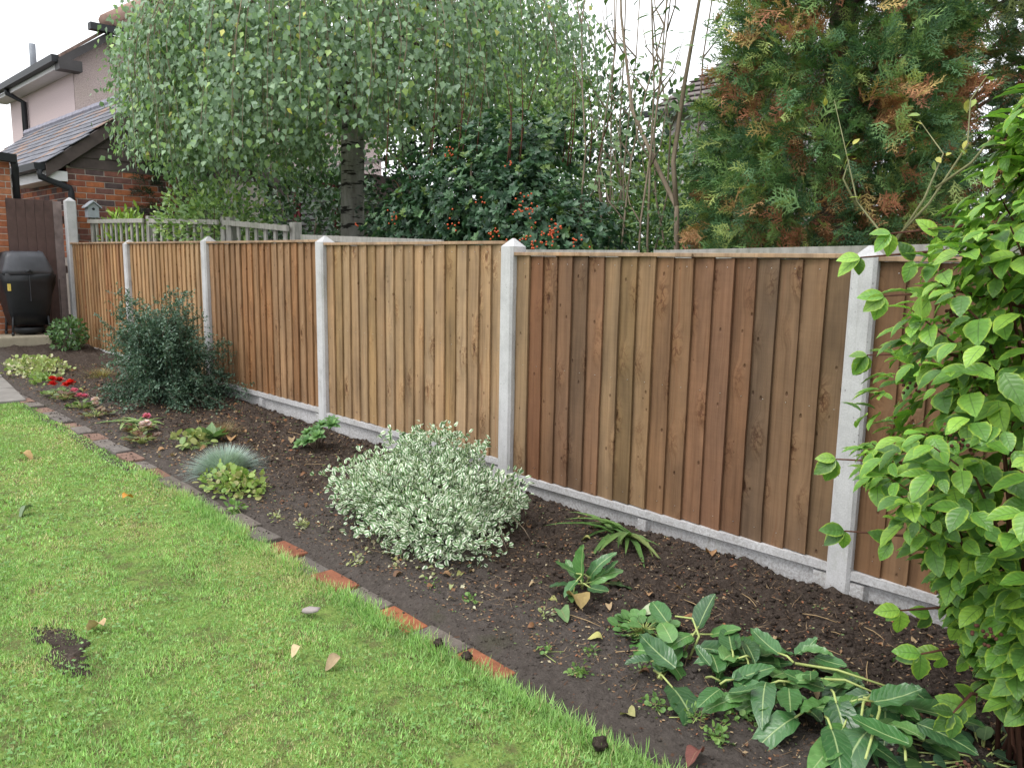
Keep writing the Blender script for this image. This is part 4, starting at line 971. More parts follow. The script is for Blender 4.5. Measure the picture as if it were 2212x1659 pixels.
# dark feathery shrub in front of the second panel
def feathery():
    base = (4.12, -.46, g1(4.3)); t = thing('feathery_shrub', 'dark blue-green feathery shrub with arching twigs in front of the fence', 'shrub', base)
    m = MB(); Q, QT, QN, S = [], [], [], []; b = np.array(base)
    for i in range(150):
        a = rng.random()*2*math.pi; el = random.uniform(.1, 1.35); L = random.uniform(.42, .78)*(.85+.35*math.sin(el)); 
        d = np.array((math.cos(a)*math.cos(el)*1.25, math.sin(a)*math.cos(el)*.8, math.sin(el)))
        if d[0] < 0: d[0] *= 1.1
        if i < 70: d = np.array((random.uniform(-.62, .80), random.uniform(-.4, .25), 1.12))
        d[0] *= .80
        s = b + np.array((random.uniform(-.12, .10), random.uniform(-.1, .1), random.uniform(0.02, .15))); pts = []
        for k in range(8):
            f = k/7; p = s + d*L*f; p[2] -= .32*L*f*f*(1.2-d[2]*.5); p += rng.normal(0, .012, 3)*f
            p[2] = max(p[2], base[2]+.03); pts.append(p)
        m.tube(pts, [.007*(1-.8*k/8) for k in range(8)], 4)
        for k in range(2, 8):
            for _ in range(6):
                p = pts[k-1]*(1-(f := random.random()))+pts[k]*f; dd = nrm((pts[k]-pts[k-1])/1.0 + rng.normal(0, .05, 3)); dd = nrm(dd + rng.normal(0, .45, 3)); l2 = random.uniform(.06, .17)
                e = p+dd*l2+np.array((0, 0, -.03)); nn = int(l2/.0095); ff = np.linspace(.1, 1, nn)
                q = p + np.outer(ff, e-p); Q.append(q + rng.normal(0, .004, (nn, 3))); QT.append(dd*.6 + rng.normal(0, .8, (nn, 3))); QN.append(np.array((0, 0, 1))+rng.normal(0, .5, (nn, 3))); S.append(rng.uniform(.013, .022, nn))
    Q, QT, QN, S = map(np.concatenate, (Q, QT, QN, S))
    m.build('branches', M_BARK, t, True, base)
    foliage(t, 'leaves', T_SMALL, Q, QT, QN, S*1.4, [(.07, .13, .085), (.095, .165, .11), (.045, .095, .06), (.14, .21, .145)], M_SLEAF)
feathery()

bush('laurel_shrub', 'small glossy green laurel at the far end of the bed', 'shrub', (.85, -.27, g1(.85)), (.85, -.27, g1(.85)+.20), (.20, .2, .19), 620, T_OV, (.035, .06), [(.07, .16, .05), (.09, .19, .06), (.05, .12, .045), (.12, .23, .07)], M_GLEAF, 120, .6, .3, 41, group=None, stems=8, stemr=.006)
bush('ground_cover_plant', 'pale yellow-green variegated ground cover beside the paving', 'plant', (2.1, -.93, g1(2.1)), (2.1, -.93, g1(2.1)+.03), (.52, .25, .11), 900, T_ROUND, (.025, .045), [(.34, .42, .15), (.45, .47, .22), (.25, .34, .10), (.50, .47, .30)], M_SLEAF, 80, .6, .35, 42, stems=0, zmin=g1(2.1))
bush('ground_cover_plant', 'small pale green plant between the paving and the begonias', 'plant', (2.75, -1.05, g1(2.75)), (2.75, -1.05, g1(2.75)+.03), (.13, .09, .07), 110, T_ROUND, (.025, .045), [(.30, .42, .12), (.22, .33, .10)], M_SLEAF, 40, .6, .35, 43, stems=0, zmin=g1(2.75))

def blades(t, name, base, n, r, h, w, pal, spread=.9, mat=None):
    a = rng.random(n)*2*math.pi; el = rng.uniform(.15, 1.5, n); b = np.array(base)
    D = np.stack([np.cos(a)*np.cos(el), np.sin(a)*np.cos(el), np.sin(el)], 1); P = b + D*[r*.45, r*.45, 0.0]*rng.random((n, 1)); L = rng.uniform(.7, 1.1, n)*(h + (r*.7-h)*np.cos(el)*.8)
    B = basis(D, np.stack([-np.cos(a)*.4, -np.sin(a)*.4, np.ones(n)], 1)); S = np.stack([np.full(n, w), L, -L*.8], 1)
    pal = np.array(pal); C = pal[rng.integers(0, len(pal), n)]*(1+rng.normal(0, .12, (n, 1)))
    V, F, CC, UU = stamp(T_BLADE, P-np.array(t.location), B, S, C); tag(add(name, np_mesh(name, V, F, mat or M_GRASS, CC, UU, True), t), kind='stuff')
z = g1(6.35); t = thing('blue_fescue', 'round tuft of fine blue-grey grass near the brick edging', 'grass tuft', (6.35, -1.02, z))
blades(t, 'blades', (6.35, -1.02, z), 3000, .27, .16, .0042, [(.36, .46, .43), (.44, .54, .51), (.28, .38, .35), (.50, .57, .53)])
z = g1(5.5); t = thing('dead_plant', 'brown withered clump in the middle of the bed', 'plant', (5.55, -.66, z))
blades(t, 'dry_stems', (5.55, -.66, z), 420, .24, .13, .003, [(.27, .17, .09), (.20, .12, .06), (.33, .24, .12), (.18, .17, .07)])
z = g1(2.75); t = thing('dead_plant', 'yellow-brown withered clump left of the dark feathery shrub', 'plant', (2.75, -.55, z))
blades(t, 'dry_stems', (2.75, -.55, z), 360, .32, .10, .0035, [(.33, .25, .12), (.24, .17, .08), (.30, .30, .12)])

def rosette(name, label, cat, base, n, T, size, el, pal, mat, spread=.05, stalk=True, group=None, lift=.0, single=True, stalkm=None):
    t = thing(name, label, cat, base, 0, group); b = np.array(base); Q, QT, QN, S = [], [], [], []; m = MB()
    for i in range(n):
        a = i*2.4+random.uniform(-.3, .3); e = random.uniform(*el); L = random.uniform(*size); r = spread*math.sqrt((i+.5)/n)
        d = np.array((math.cos(a)*math.cos(e), math.sin(a)*math.cos(e), math.sin(e))); s = b + np.array((math.cos(a)*r, math.sin(a)*r, .004 + lift*(1-r/spread*.6)*random.uniform(.6, 1)))
        if stalk: m.tube([b+np.array((math.cos(a)*r*.2, math.sin(a)*r*.2, 0)), (b+s)/2+np.array((0, 0, .01)), s], [.003, .0025, .002], 4)
        Q.append(s); QT.append(d); QN.append(np.array((-math.cos(a)*math.sin(e)*.9, -math.sin(a)*math.sin(e)*.9, math.cos(e)+.3))+rng.normal(0, .32, 3)); S.append(L)
    if stalk: m.build('stalks', stalkm or M_STALK, t, True, base)
    foliage(t, 'leaves', T, Q, QT, QN, S, pal, mat, n if single else 0)
    return t
bush('geranium_plant', 'yellow-green low geranium in front of the blue grass tuft', 'plant', (6.72, -1.14, g1(6.72)), (6.72, -1.13, g1(6.72)+.02), (.24, .14, .095), 760, T_ROUND, (.02, .04), [(.26, .38, .09), (.33, .43, .11), (.19, .31, .08), (.34, .33, .13)], M_GLEAF, 200, .7, .5, 61, up=1.2, stems=20, stemr=.003, zmin=g1(6.66), barkm=M_STALK)
# pieris-like clump: several leaf whorls
t = thing('rosette_plant', 'small bright green plant of leafy rosettes near the third post', 'plant', (6.32, -.38, g1(6.32))); Q, QT, QN, S = [], [], [], []; m = MB(); b = np.array(t.location)
for (ox, oy, oz) in ((0, 0, .14), (-.10, -.02, .11), (.09, -.05, .12), (.13, .06, .19), (-.05, .08, .16), (.02, -.10, .08), (-.13, .05, .10), (.06, .1, .2), (-.08, -.1, .05)):
    ox *= .8; oy *= .8; c = b + np.array((ox, oy, oz*.95+.02)); ax = nrm(np.array((ox*2.0+.15, oy*2.0-.35, .8))); u = nrm(np.cross(ax, (1, .3, 0))); v = np.cross(ax, u); m.tube([b, (b+c)/2+[0, 0, .02], c], [.006, .005, .003], 5)
    for i in range(16):
        ph = i*2.4; f = i/16; Q.append(c); QT.append((math.cos(ph)*u+math.sin(ph)*v)*(.4+.6*(1-f)) + ax*(.15+.9*f)); QN.append(ax + rng.normal(0, .1, 3)); S.append(.066*(1-.35*f))
m.build('stems', M_BARK, t, True, b); foliage(t, 'leaves', T_OV, Q, QT, QN, S, [(.09, .21, .06), (.12, .26, .08), (.07, .17, .05), (.16, .31, .09)], M_GLEAF, len(Q))
rosette('seedling', 'tiny pale green seedling just below the leafy rosettes', 'seedling', (6.62, -.44, g1(6.62)+.005), 12, T_ROUND, (.04, .06), (.0, .4), [(.14, .26, .08)], M_GLEAF, .09)
rosette('seedling', 'small green weed by the gravel board behind the variegated shrub', 'seedling', (6.85, -.10, g1(6.85)+.02), 14, T_OV, (.03, .05), (.4, 1.2), [(.10, .22, .06)], M_GLEAF, .03, True, None, .1)
bush('strawberry_plant', 'yellow-green leafy plant before the brown withered clump', 'plant', (5.66, -.92, g1(5.66)), (5.66, -.92, g1(5.66)+.02), (.16, .12, .08), 90, T_ROUND, (.035, .06), [(.30, .37, .12), (.36, .38, .15), (.20, .30, .10)], M_GLEAF, 90, .8, .5, 62, up=1.0, stems=12, stemr=.003, zmin=g1(5.66), barkm=M_STALK)
rosette('weed_plant', 'upright grey-green leafy weed within the withered clump', 'plant', (5.60, -.78, g1(5.6)), 10, T_OV, (.12, .18), (.4, 1.2), [(.13, .24, .09), (.17, .29, .12)], M_GLEAF, .03)

# begonias along the edging
M_FL = {'red': [(.62, .035, .02), (.55, .02, .02)], 'pink': [(.60, .12, .22), (.68, .20, .30)], 'white': [(.75, .60, .58), (.7, .5, .52)]}
BL = [(3.42, -1.12, 'red', 3, 'begonia with big red flowers nearest the paving', 'g'), (3.62, -1.10, 'red', 2, 'small red begonia second along the brick edging', 'b'), (4.05, -1.10, 'pink', 3, 'tallest pink begonia beside the red ones', 'g'), (4.42, -1.12, 'white', 2, 'white-flowered begonia with bronze leaves', 'b'),
      (5.1, -1.05, 'pink', 1, 'begonia with one bright pink flower past the strappy leaves', 'b'), (5.38, -1.14, 'white', 3, 'pale pink begonia closest to the blue grass', 'b')]
for x, y, c, nf, lab, lc in BL:
    pal = [(.16, .26, .07), (.24, .34, .12), (.12, .2, .06)] if lc == 'g' else [(.12, .05, .03), (.16, .09, .04), (.10, .14, .05)]
    t = rosette('begonia', lab, 'flower', (x, y, g1(x)), 26, T_ROUND, (.035, .055), (-.1, .8), pal, M_GLEAF, .095, True, 'begonias along the edging', .07)
    for k in range(nf):
        q = np.array((x+random.uniform(-.07, .07), y+random.uniform(-.05, .05), g1(x)+random.uniform(.10, .15))); n = 14; a = np.arange(n)*2.4; e = np.linspace(.1, 1.2, n)
        D = np.stack([np.cos(a)*np.cos(e), np.sin(a)*np.cos(e), np.sin(e)], 1); fl = bpy.data.objects.new('flower', None); link(fl); fl.parent = t
        foliage(fl, 'petals', T_ROUND, np.repeat(q[None], n, 0), D, np.array((0, 0, 1.))+D*.0+rng.normal(0, .2, (n, 3)), np.full(n, .042 if c == 'red' else .034), M_FL[c], M_PETAL, base=t.location)
t = thing('strappy_plant', 'flattened strappy green leaves beside the edging', 'plant', (4.85, -1.02, g1(4.85))); Q, QT, QN, S = [], [], [], []
for i in range(22):
    a = random.uniform(0, 6.28); Q.append(np.array(t.location)+[random.uniform(-.12, .12), random.uniform(-.08, .08), .025]); QT.append((math.cos(a), math.sin(a)*.6, random.uniform(-.05, .35))); QN.append((0, 0, 1)); S.append(random.uniform(.14, .26))
foliage(t, 'leaves', lt([(.2, .05), (.5, .055), (.8, .04)], .4, .25), Q, QT, QN, S, [(.22, .34, .10), (.16, .28, .08), (.30, .40, .16)], M_GLEAF, 22)
t = thing('strappy_plant', 'arching strap-leaved plant at the foot of the dark brown panel', 'plant', (8.62, -.14, g1(8.62)+.02)); Q, QT, QN, S = [], [], [], []
for i in range(26):
    a = random.uniform(3.0, 6.6); Q.append(np.array(t.location)+[random.uniform(-.06, .06), random.uniform(-.05, .05), .0]); QT.append((math.cos(a)*.9, math.sin(a)*.7, random.uniform(.3, 1.1))); QN.append((-math.cos(a)*.6, -math.sin(a)*.6, .6)); S.append(random.uniform(.14, .30))
foliage(t, 'leaves', lt([(.15, .04), (.35, .055), (.6, .05), (.85, .03)], .5, .75), Q, QT, QN, S, [(.09, .19, .05), (.14, .25, .07), (.20, .26, .09)], M_GLEAF, 26)

# ---- docks
DP = [(.055, .15, .045), (.045, .12, .04), (.08, .195, .05), (.04, .10, .038), (.12, .25, .075)]
def dock(label, base, leaves, stalks=(), group=None, red=False):
    t = thing('dock_plant', label, 'weed', base, 0, group); b = np.array(base)
    for i, (x, y, z, dx, dy, dz, L, k, st) in enumerate(leaves):
        s = np.array((x, y, g1(x)+z)); d = nrm(np.array((dx, dy, dz), float)); nh = np.array((random.uniform(-.3, .3), random.uniform(-.4, .1), 1.0)) if abs(dz) < .6 else np.array((-.3, -.9, .3))
        T = T_DOCKS[(i*2+k) % 5]; B = basis(d[None], nh[None])[0]; c = np.array(DP[(i+k) % 5]); key = ('dock', (i*2+k) % 5, (i+k) % 5)
        if key not in cache: cache[key] = np_mesh('leaf', T[0], T[1], M_DOCK, np.repeat(c[None], len(T[0]), 0), T[2], True)
        o = bpy.data.objects.new('leaf', cache[key]); link(o); o.parent = t
        o.matrix_basis = Matrix.Translation(Vector(s-b)) @ Matrix(B.tolist()).to_4x4() @ Matrix.Diagonal((L*.76*random.uniform(.9, 1.3), L*.76, L*.76*random.uniform(.5, 1.6), 1))
        if st: 
            m = MB(); e = s - d*st*np.array((1, 1, .6)); m.tube([s+d*.01, (s+e)/2+[0, 0, .008], e], [.003, .0035, .004], 5); m.build('stalk', M_STALK, t, True, base)
    for p in stalks:
        m = MB(); m.tube([(x, y, g1(x)+z) for x, y, z in p], list(np.linspace(.0048, .003, len(p))), 6); m.build('stalk', M_STALK, t, True, base)
    return t
dock('young dock plant growing upright in the bed, right of the variegated shrub', (8.86, -.74, g1(8.86)),
     [(8.85, -.74, .05, -.05, -.05, 1, .20, 2, .05), (8.87, -.72, .06, .25, .1, .9, .17, 4, .05), (8.88, -.73, .05, .6, .25, .7, .16, 2, .05), (8.9, -.70, .08, .6, .5, .5, .13, 3, .05), (8.84, -.75, .08, -.75, -.4, .25, .14, 1, .05), (8.86, -.78, .07, .1, -.8, -.15, .13, 0, .06),
      (8.9, -.76, .05, .95, -.1, .1, .15, 2, .05), (8.82, -.73, .05, -.8, .3, .3, .13, 0, .05), (8.86, -.80, .03, .5, -.7, .0, .11, 1, .04), (8.83, -.78, .04, -.5, -.7, .05, .12, 4, .05), (8.93, -.68, .05, .7, .7, .2, .14, 3, .05)])
L1 = []
rr = random.Random(5)
for i in range(34):
    a = rr.uniform(0, 6.28); x = 9.53+rr.uniform(-.15, .17); y = -.96+rr.uniform(-.12, .13); L1.append((x, y, .02+.05*rr.random()+.0015*i, math.cos(a), math.sin(a), rr.uniform(-.15, .35), rr.uniform(.10, .2), i % 5, .04 if i % 4 == 0 else 0))
L1 += [(9.43, -.84, .10, .1, .35, .75, .17, 4, .12), (9.47, -.83, .09, .75, .3, .4, .14, 2, .12), (9.34, -.97, .03, -.9, -.25, .05, .20, 1, .03), (9.34, -.88, .10, -.8, .5, .15, .19, 3, .1), (9.50, -1.10, .03, .75, -.35, .02, .26, 0, .1), (9.44, -1.06, .03, -.3, .95, .03, .25, 1, .03), (9.60, -.88, .07, .05, .9, .1, .24, 2, .03)]
dock('heap of pulled dock leaves, the left one of two, with two upright leaves', (9.46, -.93, g1(9.46)), L1, [[(9.44, -.90, .02), (9.46, -.88, .10), (9.42, -.86, .14), (9.36, -.87, .13)]])
L2 = []
for i in range(52):
    a = rr.uniform(0, 6.28); x = 9.95+rr.uniform(-.24, .22); y = -.88+rr.uniform(-.17, .16); L2.append((x, y, .02+.06*rr.random()+.0012*i, math.cos(a), math.sin(a)-.3, rr.uniform(-.15, .25), rr.uniform(.12, .22), (i+2) % 5, .05 if i % 4 == 1 else 0))
L2 += [(10.06, -.80, .09, .85, .35, .0, .27, 3, .1), (9.72, -.86, .06, -.7, .5, .05, .2, 1, .05), (9.76, -.98, .05, -.5, -.6, .1, .2, 0, .05), (9.98, -1.0, .08, .1, -.9, -.1, .2, 2, .06), (9.86, -1.02, .06, -.3, -.9, -.05, .22, 4, .05)]
dock('heap of pulled dock leaves with pale stalks at the bottom right', (9.95, -.88, g1(9.95)), L2, [[(9.99, -.78, .09), (10.04, -.92, .115), (10.08, -1.12, .09)], [(9.98, -.78, .09), (9.99, -.90, .11), (10.02, -1.0, .10)], [(9.74, -.78, .08), (9.86, -.76, .10), (10.05, -.72, .09)], [(9.80, -.82, .07), (9.9, -.80, .10), (9.99, -.79, .09)]])
# scattered pulled leaves behind the heaps
L3 = []
for i in range(11):
    a = rr.uniform(0, 6.28); L3.append((9.62+rr.uniform(-.15, .18), -.66+rr.uniform(-.16, .14), .015, math.cos(a), math.sin(a), rr.uniform(0, .2), rr.uniform(.05, .11), i % 5, 0))
dock('loose small wilting dock leaves scattered behind the heaps', (9.62, -.66, g1(9.62)), L3)
# geranium seedling in front of the left heap: lobed leaves
rosette('geranium_plant', 'small fresh green lobed-leaf plant between the docks', 'plant', (9.22, -.84, g1(9.22)), 64, T_ROUND, (.030, .048), (-.1, .7), [(.11, .25, .07), (.14, .30, .09), (.09, .20, .06)], M_GLEAF, .10, True, None, .055)
# small weeds at the near edge
WL = [(9.08, -1.20, .05, 'tiny weed with a grey top beside the orange edging brick'), (9.18, -1.09, .045, 'round bright seedling on the bare soil left of the dock heap'), (9.24, -1.22, .06, 'two-leaved weed at the end of the bricks'), (9.36, -1.06, .04, 'spindly pale seedling midway to the dock heap'),
      (9.52, -1.20, .07, 'leafy chickweed patch at the near lawn edge'), (9.62, -1.16, .055, 'low chickweed strand below the left dock heap'), (9.70, -1.10, .05, 'small mossy weed below the pale dock stalk'), (9.76, -1.07, .05, 'chickweed under the right dock heap'), (9.72, -1.20, .05, 'creeping weed nearest the bottom edge'),
      (7.28, -1.20, .06, 'yellowing weed beside the bricks left of the variegated shrub'), (7.46, -1.16, .05, 'pale weed next to the yellowing one'), (8.42, -1.14, .05, 'weed sprig at the front foot of the variegated shrub'), (8.63, -1.13, .05, 'small weed by the brightest orange brick'), (8.90, -1.02, .07, 'white-edged fallen sprig on the soil'),
      (8.02, -1.22, .07, 'pale yellowish weed clump beside the bricks below the variegated shrub'), (7.05, -1.30, .06, 'grass tuft growing over the brick edging'), (9.95, -.42, .07, 'wiry green weed in the turned soil near the leafy bush')]
for i, (x, y, r, lab) in enumerate(WL):
    pal = [(.16, .30, .07), (.20, .34, .08), (.12, .24, .06)] if i not in (9, 10, 13, 14) else [(.36, .38, .14), (.30, .36, .16), (.48, .48, .32)]
    bush('weed', lab, 'weed', (x, y, g1(x)+.002), (x, y, g1(x)+.012), (r*random.uniform(.5, .8), r*random.uniform(.4, .7), r*.55), 26+(i*11) % 30, T_OV if i % 2 else T_ROUND, (.010, .021) if i != 15 else (.025, .04), [tuple(v*.9 for v in c) for c in pal], M_GLEAF, 60 if i < 9 else 0, .9, .6, 70+i, up=.9, group='small weeds on the soil', stems=5, zmin=g1(x), barkm=M_STALK, stemr=.0015)
# ivy in the near right corner
rosette('ivy_plant', 'dark trailing ivy leaves in the bottom right corner', 'plant', (10.26, -.78, g1(10.3)), 60, T_ROUND, (.04, .06), (-.1, .5), [(.04, .09, .05), (.05, .12, .06), (.03, .07, .04), (.10, .2, .06)], M_GLEAF, .22, True, None, .05)

# ================================================================== litter on the soil and lawn
dead_m = {}
def dead_leaf(x, y, s, c, label, group, z=None, roll=None, T=T_OV3, name='fallen_leaf', cat='leaf'):
    k = (c, id(T))
    if k not in dead_m:
        V, F, U = T; V = V.copy(); V[:, 2] += .35*V[:, 0]**2*4 + .10*np.sin(V[:, 1]*5); dead_m[k] = np_mesh('dead_leaf', V, F, M_DEAD, np.repeat(np.array(c)[None], len(V), 0), U, True)
    o = add(name, dead_m[k]); o.location = (x, y, (sz1(x, y) if z is None else z)+.006); o.rotation_euler = (random.uniform(-.4, .4), random.uniform(-.4, .4), random.uniform(0, 6.28)); o.scale = (s, s, s)
    return tag(o, label, cat, group)
DC = [(.24, .12, .06), (.17, .085, .045), (.32, .19, .10), (.36, .26, .15), (.12, .06, .035), (.28, .29, .10)]
for i in range(150):
    x = 10.2 - 8.0*random.random()**1.5; y = random.uniform(-1.2, -.06)
    ci = random.randrange(6); zone = ('beside the far end of the bed' if x < 3.6 else 'near the dark feathery shrub' if x < 5.2 else 'around the blue grass tuft' if x < 6.9 else 'beside the variegated shrub' if x < 8.5 else 'near the young dock plant' if x < 9.3 else 'around the dock heaps')
    dead_leaf(x, y, random.uniform(.018, .05)*(1 if x > 6 else 1.4), DC[ci], ('red-brown', 'brown', 'tan', 'pale buff', 'very dark brown', 'yellow-green')[ci] + ' curled dead leaf on the soil ' + zone, 'dead leaves strewn on the soil')
for i in range(60):
    a = random.gauss(0, .22); dead_leaf(8.05+a*1.2, -1.06+random.gauss(0, .05), random.uniform(.015, .03), *random.choice([((.5, .48, .33), 'tiny cream shed leaf in front of the variegated shrub'), ((.36, .30, .2), 'tiny buff shed leaf in front of the variegated shrub'), ((.3, .33, .15), 'tiny greenish shed leaf in front of the variegated shrub')]), 'pale shed leaves before the variegated shrub')
for x, y, s, c, lab in ((8.98, -.90, .13, (.30, .22, .09), 'large half-green half-brown dead dock leaf on the soil'), (8.92, -.95, .085, (.13, .22, .09), 'rounded green leaf with a pale stalk on the soil'), (9.16, -1.0, .05, (.42, .40, .14), 'round yellow leaf lying on the bare soil'), (9.72, -1.28, .075, (.16, .06, .05), 'dark red-brown dead leaf at the bottom edge'),
                         (6.72, -.28, .07, (.52, .42, .30), 'pale buff dead leaf right of the leafy rosettes'), (9.05, -.10, .075, (.32, .18, .09), 'crumpled brown dead leaf against the gravel board'), (4.95, -.98, .1, (.42, .25, .14), 'orange-brown dead leaf beside the strappy leaves'), (5.75, -.70, .11, (.45, .27, .13), 'orange dead leaf by the withered clump'),
                         (9.2, -.70, .09, (.40, .46, .30), 'pale torn leaf fragment above the lobed-leaf plant'), (8.25, -1.16, .06, (.16, .09, .055), 'curled brown leaf by the bricks'), (9.50, -1.28, .07, (.34, .33, .14), 'yellowing leaf at the near lawn edge')):
    dead_leaf(x, y, s, c, lab, None)
LZ = lambda x: g1(x)+.012
dead_leaf(6.40, -2.03, .09, (.16, .22, .13), 'grey-green fallen leaf on the lawn at the left', None, LZ(6.4)); dead_leaf(5.28, -1.82, .09, (.42, .28, .13), 'tan dead leaf on the lawn near the paving', None, LZ(5.28)); dead_leaf(6.54, -1.66, .07, (.55, .26, .05), 'orange dead leaf on the lawn', None, LZ(6.54))
dead_leaf(8.51, -1.78, .05, (.58, .46, .28), 'pale buff dead leaf in the near lawn', None, LZ(8.51)); dead_leaf(7.93, -2.2, .085, (.50, .36, .2), 'tan curled leaf beside the bare patch in the lawn', None, LZ(7.93)); dead_leaf(8.65, -1.72, .06, (.35, .26, .16), 'thin dry leaf standing in the near lawn', None, LZ(8.65))
for i, (x, y, r, lab) in enumerate(((8.29, -1.61, (.036, .018, .011), 'small grey stone on the lawn near the bricks'),)):
    m = MB(); m.blob((0, 0, 0), r, 20+i, .5, 7, 10); o = m.build('stone', m_plain('grey_pebble', (.30, .26, .25), .9), None, True); o.location = (x, y, LZ(x)+.002); o.rotation_euler = (.1, -.1, .7); tag(o, lab, 'stone')
M_CLOD = M_SOIL
for i, (x, y, r, lab) in enumerate(((9.52, -1.47, .020, 'dark soil clod on the grass at the near edge'), (8.93, -1.42, .017, 'dark soil clod on the grass by the orange bricks'), (8.80, -1.43, .016, 'small crumb of soil on the lawn'))):
    m = MB(); m.blob((0, 0, 0), (r, r, r*.8), 50+i, .6, 9, 12); o = m.build('soil_clod', M_CLOD, None, True); o.location = (x, y, g1(x)+.02); tag(o, lab, 'clod')
# twigs
for i, (x, y, a, L, c) in enumerate([(6.62, -.62, .9, .26, 0), (6.9, -.35, 2.4, .12, 0), (9.62, -.32, .2, .12, 0), (9.7, -.36, .1, .06, 0), (9.80, -.28, -.5, .10, 0), (9.72, -.52, .15, .14, 0), (9.48, -1.16, 1.0, .12, 1), (9.3, -.98, .8, .16, 0), (8.75, -.86, -.2, .16, 1), (9.0, -.95, .2, .2, 0), (9.36, -.35, -.6, .12, 0), (9.88, -.55, 1.9, .2, 0), (8.5, -1.0, .1, .3, 1), (9.25, -.55, -.3, .14, 0), (5.9, -.3, .1, .18, 0)]):
    m = MB(); pts = [(-L/2, 0, 0), (-L*.1, L*.03, .004), (L*.2, L*.02, .003), (L/2, -L*.02, 0)]; m.tube(pts, [.0016, .002, .0017, .0012], 5); o = m.build('twig', M_STRAW if c == 0 else M_BARK, None, True)
    o.location = (x, y, sz1(x, y)+.008); o.rotation_euler = (0, 0, a); tag(o, ('dark' if c else 'straw-coloured') + ' dry twig on the soil ' + ('left of the variegated shrub' if x < 7.2 else 'right of the variegated shrub' if x < 9.1 else 'before the nearest post' if y > -.6 else 'left of the dock heap'), 'twig', 'dry twigs on the soil')
# crumbs of soil and fine debris: uncountable
def scatter_soil():
    n = 16000; x = 10.6 - 7.5*rng.random(n)**1.4; y = -1.36 + 1.36*rng.random(n)**.8; z = soil_z(x, y) + np.where((y < edge_y(x)+.01) & (x < 9.2), .022, 0); m = MB(); m.blob((0, 0, 0), (1, 1, .8), 1, .5, 4, 6); V = np.concatenate(m.V); F = []
    for k in m.F: 
        for f in m.F[k]: F += [(f[0], f[i], f[i+1]) for i in range(1, len(f)-1)]
    a = rng.random(n)*6.28; B = np.zeros((n, 3, 3)); B[:, 0, 0] = np.cos(a); B[:, 0, 1] = -np.sin(a); B[:, 1, 0] = np.sin(a); B[:, 1, 1] = np.cos(a); B[:, 2, 2] = 1
    s = .003+.010*rng.random(n)**3*np.clip((y+1.4)/.6, .35, 1); S = np.stack([s*rng.uniform(.7, 1.4, n), s*rng.uniform(.7, 1.4, n), s*.8], 1)
    W, FF, C, U = stamp((V, np.array(F), V[:, :2]), np.stack([x, y, z+s*.2], 1), B, S, np.ones((n, 3)))
    tag(add('soil_crumbs', np_mesh('soil_crumbs', W, FF, M_SOIL, smooth=False)), 'dark crumbs of turned soil over the bed', 'soil', kind='stuff')
    n = 13000; x = 10.5 - 8.5*rng.random(n)**1.35; y = -1.24 + 1.2*rng.random(n); z = soil_z(x, y); P = np.stack([x, y, z+.004], 1); pal = np.array([(.26, .15, .08), (.34, .24, .14), (.15, .085, .05), (.42, .36, .24), (.12, .19, .07), (.30, .12, .06)])
    W, FF, C, U = stamp(T_SMALL, P, basis(rng.normal(0, 1, (n, 3))*[1, 1, .2], np.array([0, 0, 1.])+rng.normal(0, .4, (n, 3))), rng.uniform(.006, .018, n)*np.where(x < 6.5, 1.5, 1.0), pal[rng.choice(6, n, p=[.25, .18, .25, .1, .12, .1])])
    tag(add('leaf_litter', np_mesh('leaf_litter', W, FF, M_DEAD, C, U)), 'fine brown leaf litter over the soil', 'litter', kind='stuff')
    n = 3600; x = 10.5 - 6.0*rng.random(n)**1.4; y = -1.2 + 1.2*rng.random(n); z = soil_z(x, y); P = np.stack([x, y, z+.003], 1); D = rng.normal(0, 1, (n, 3))*[1, 1, .15]; L = rng.uniform(.02, .07, n)
    pal = np.array([(.22, .14, .08), (.34, .25, .15), (.12, .075, .05)])
    W, FF, C, U = stamp(T_BLADE, P, basis(D, np.array([0, 0, 1.])+rng.normal(0, .2, (n, 3))), np.stack([np.full(n, .0018), L, L*.3], 1), pal[rng.integers(0, 3, n)])
    tag(add('root_fibres', np_mesh('root_fibres', W, FF, M_DEAD, C, U)), 'fine pale roots and straw bits over the soil', 'litter', kind='stuff')
scatter_soil()

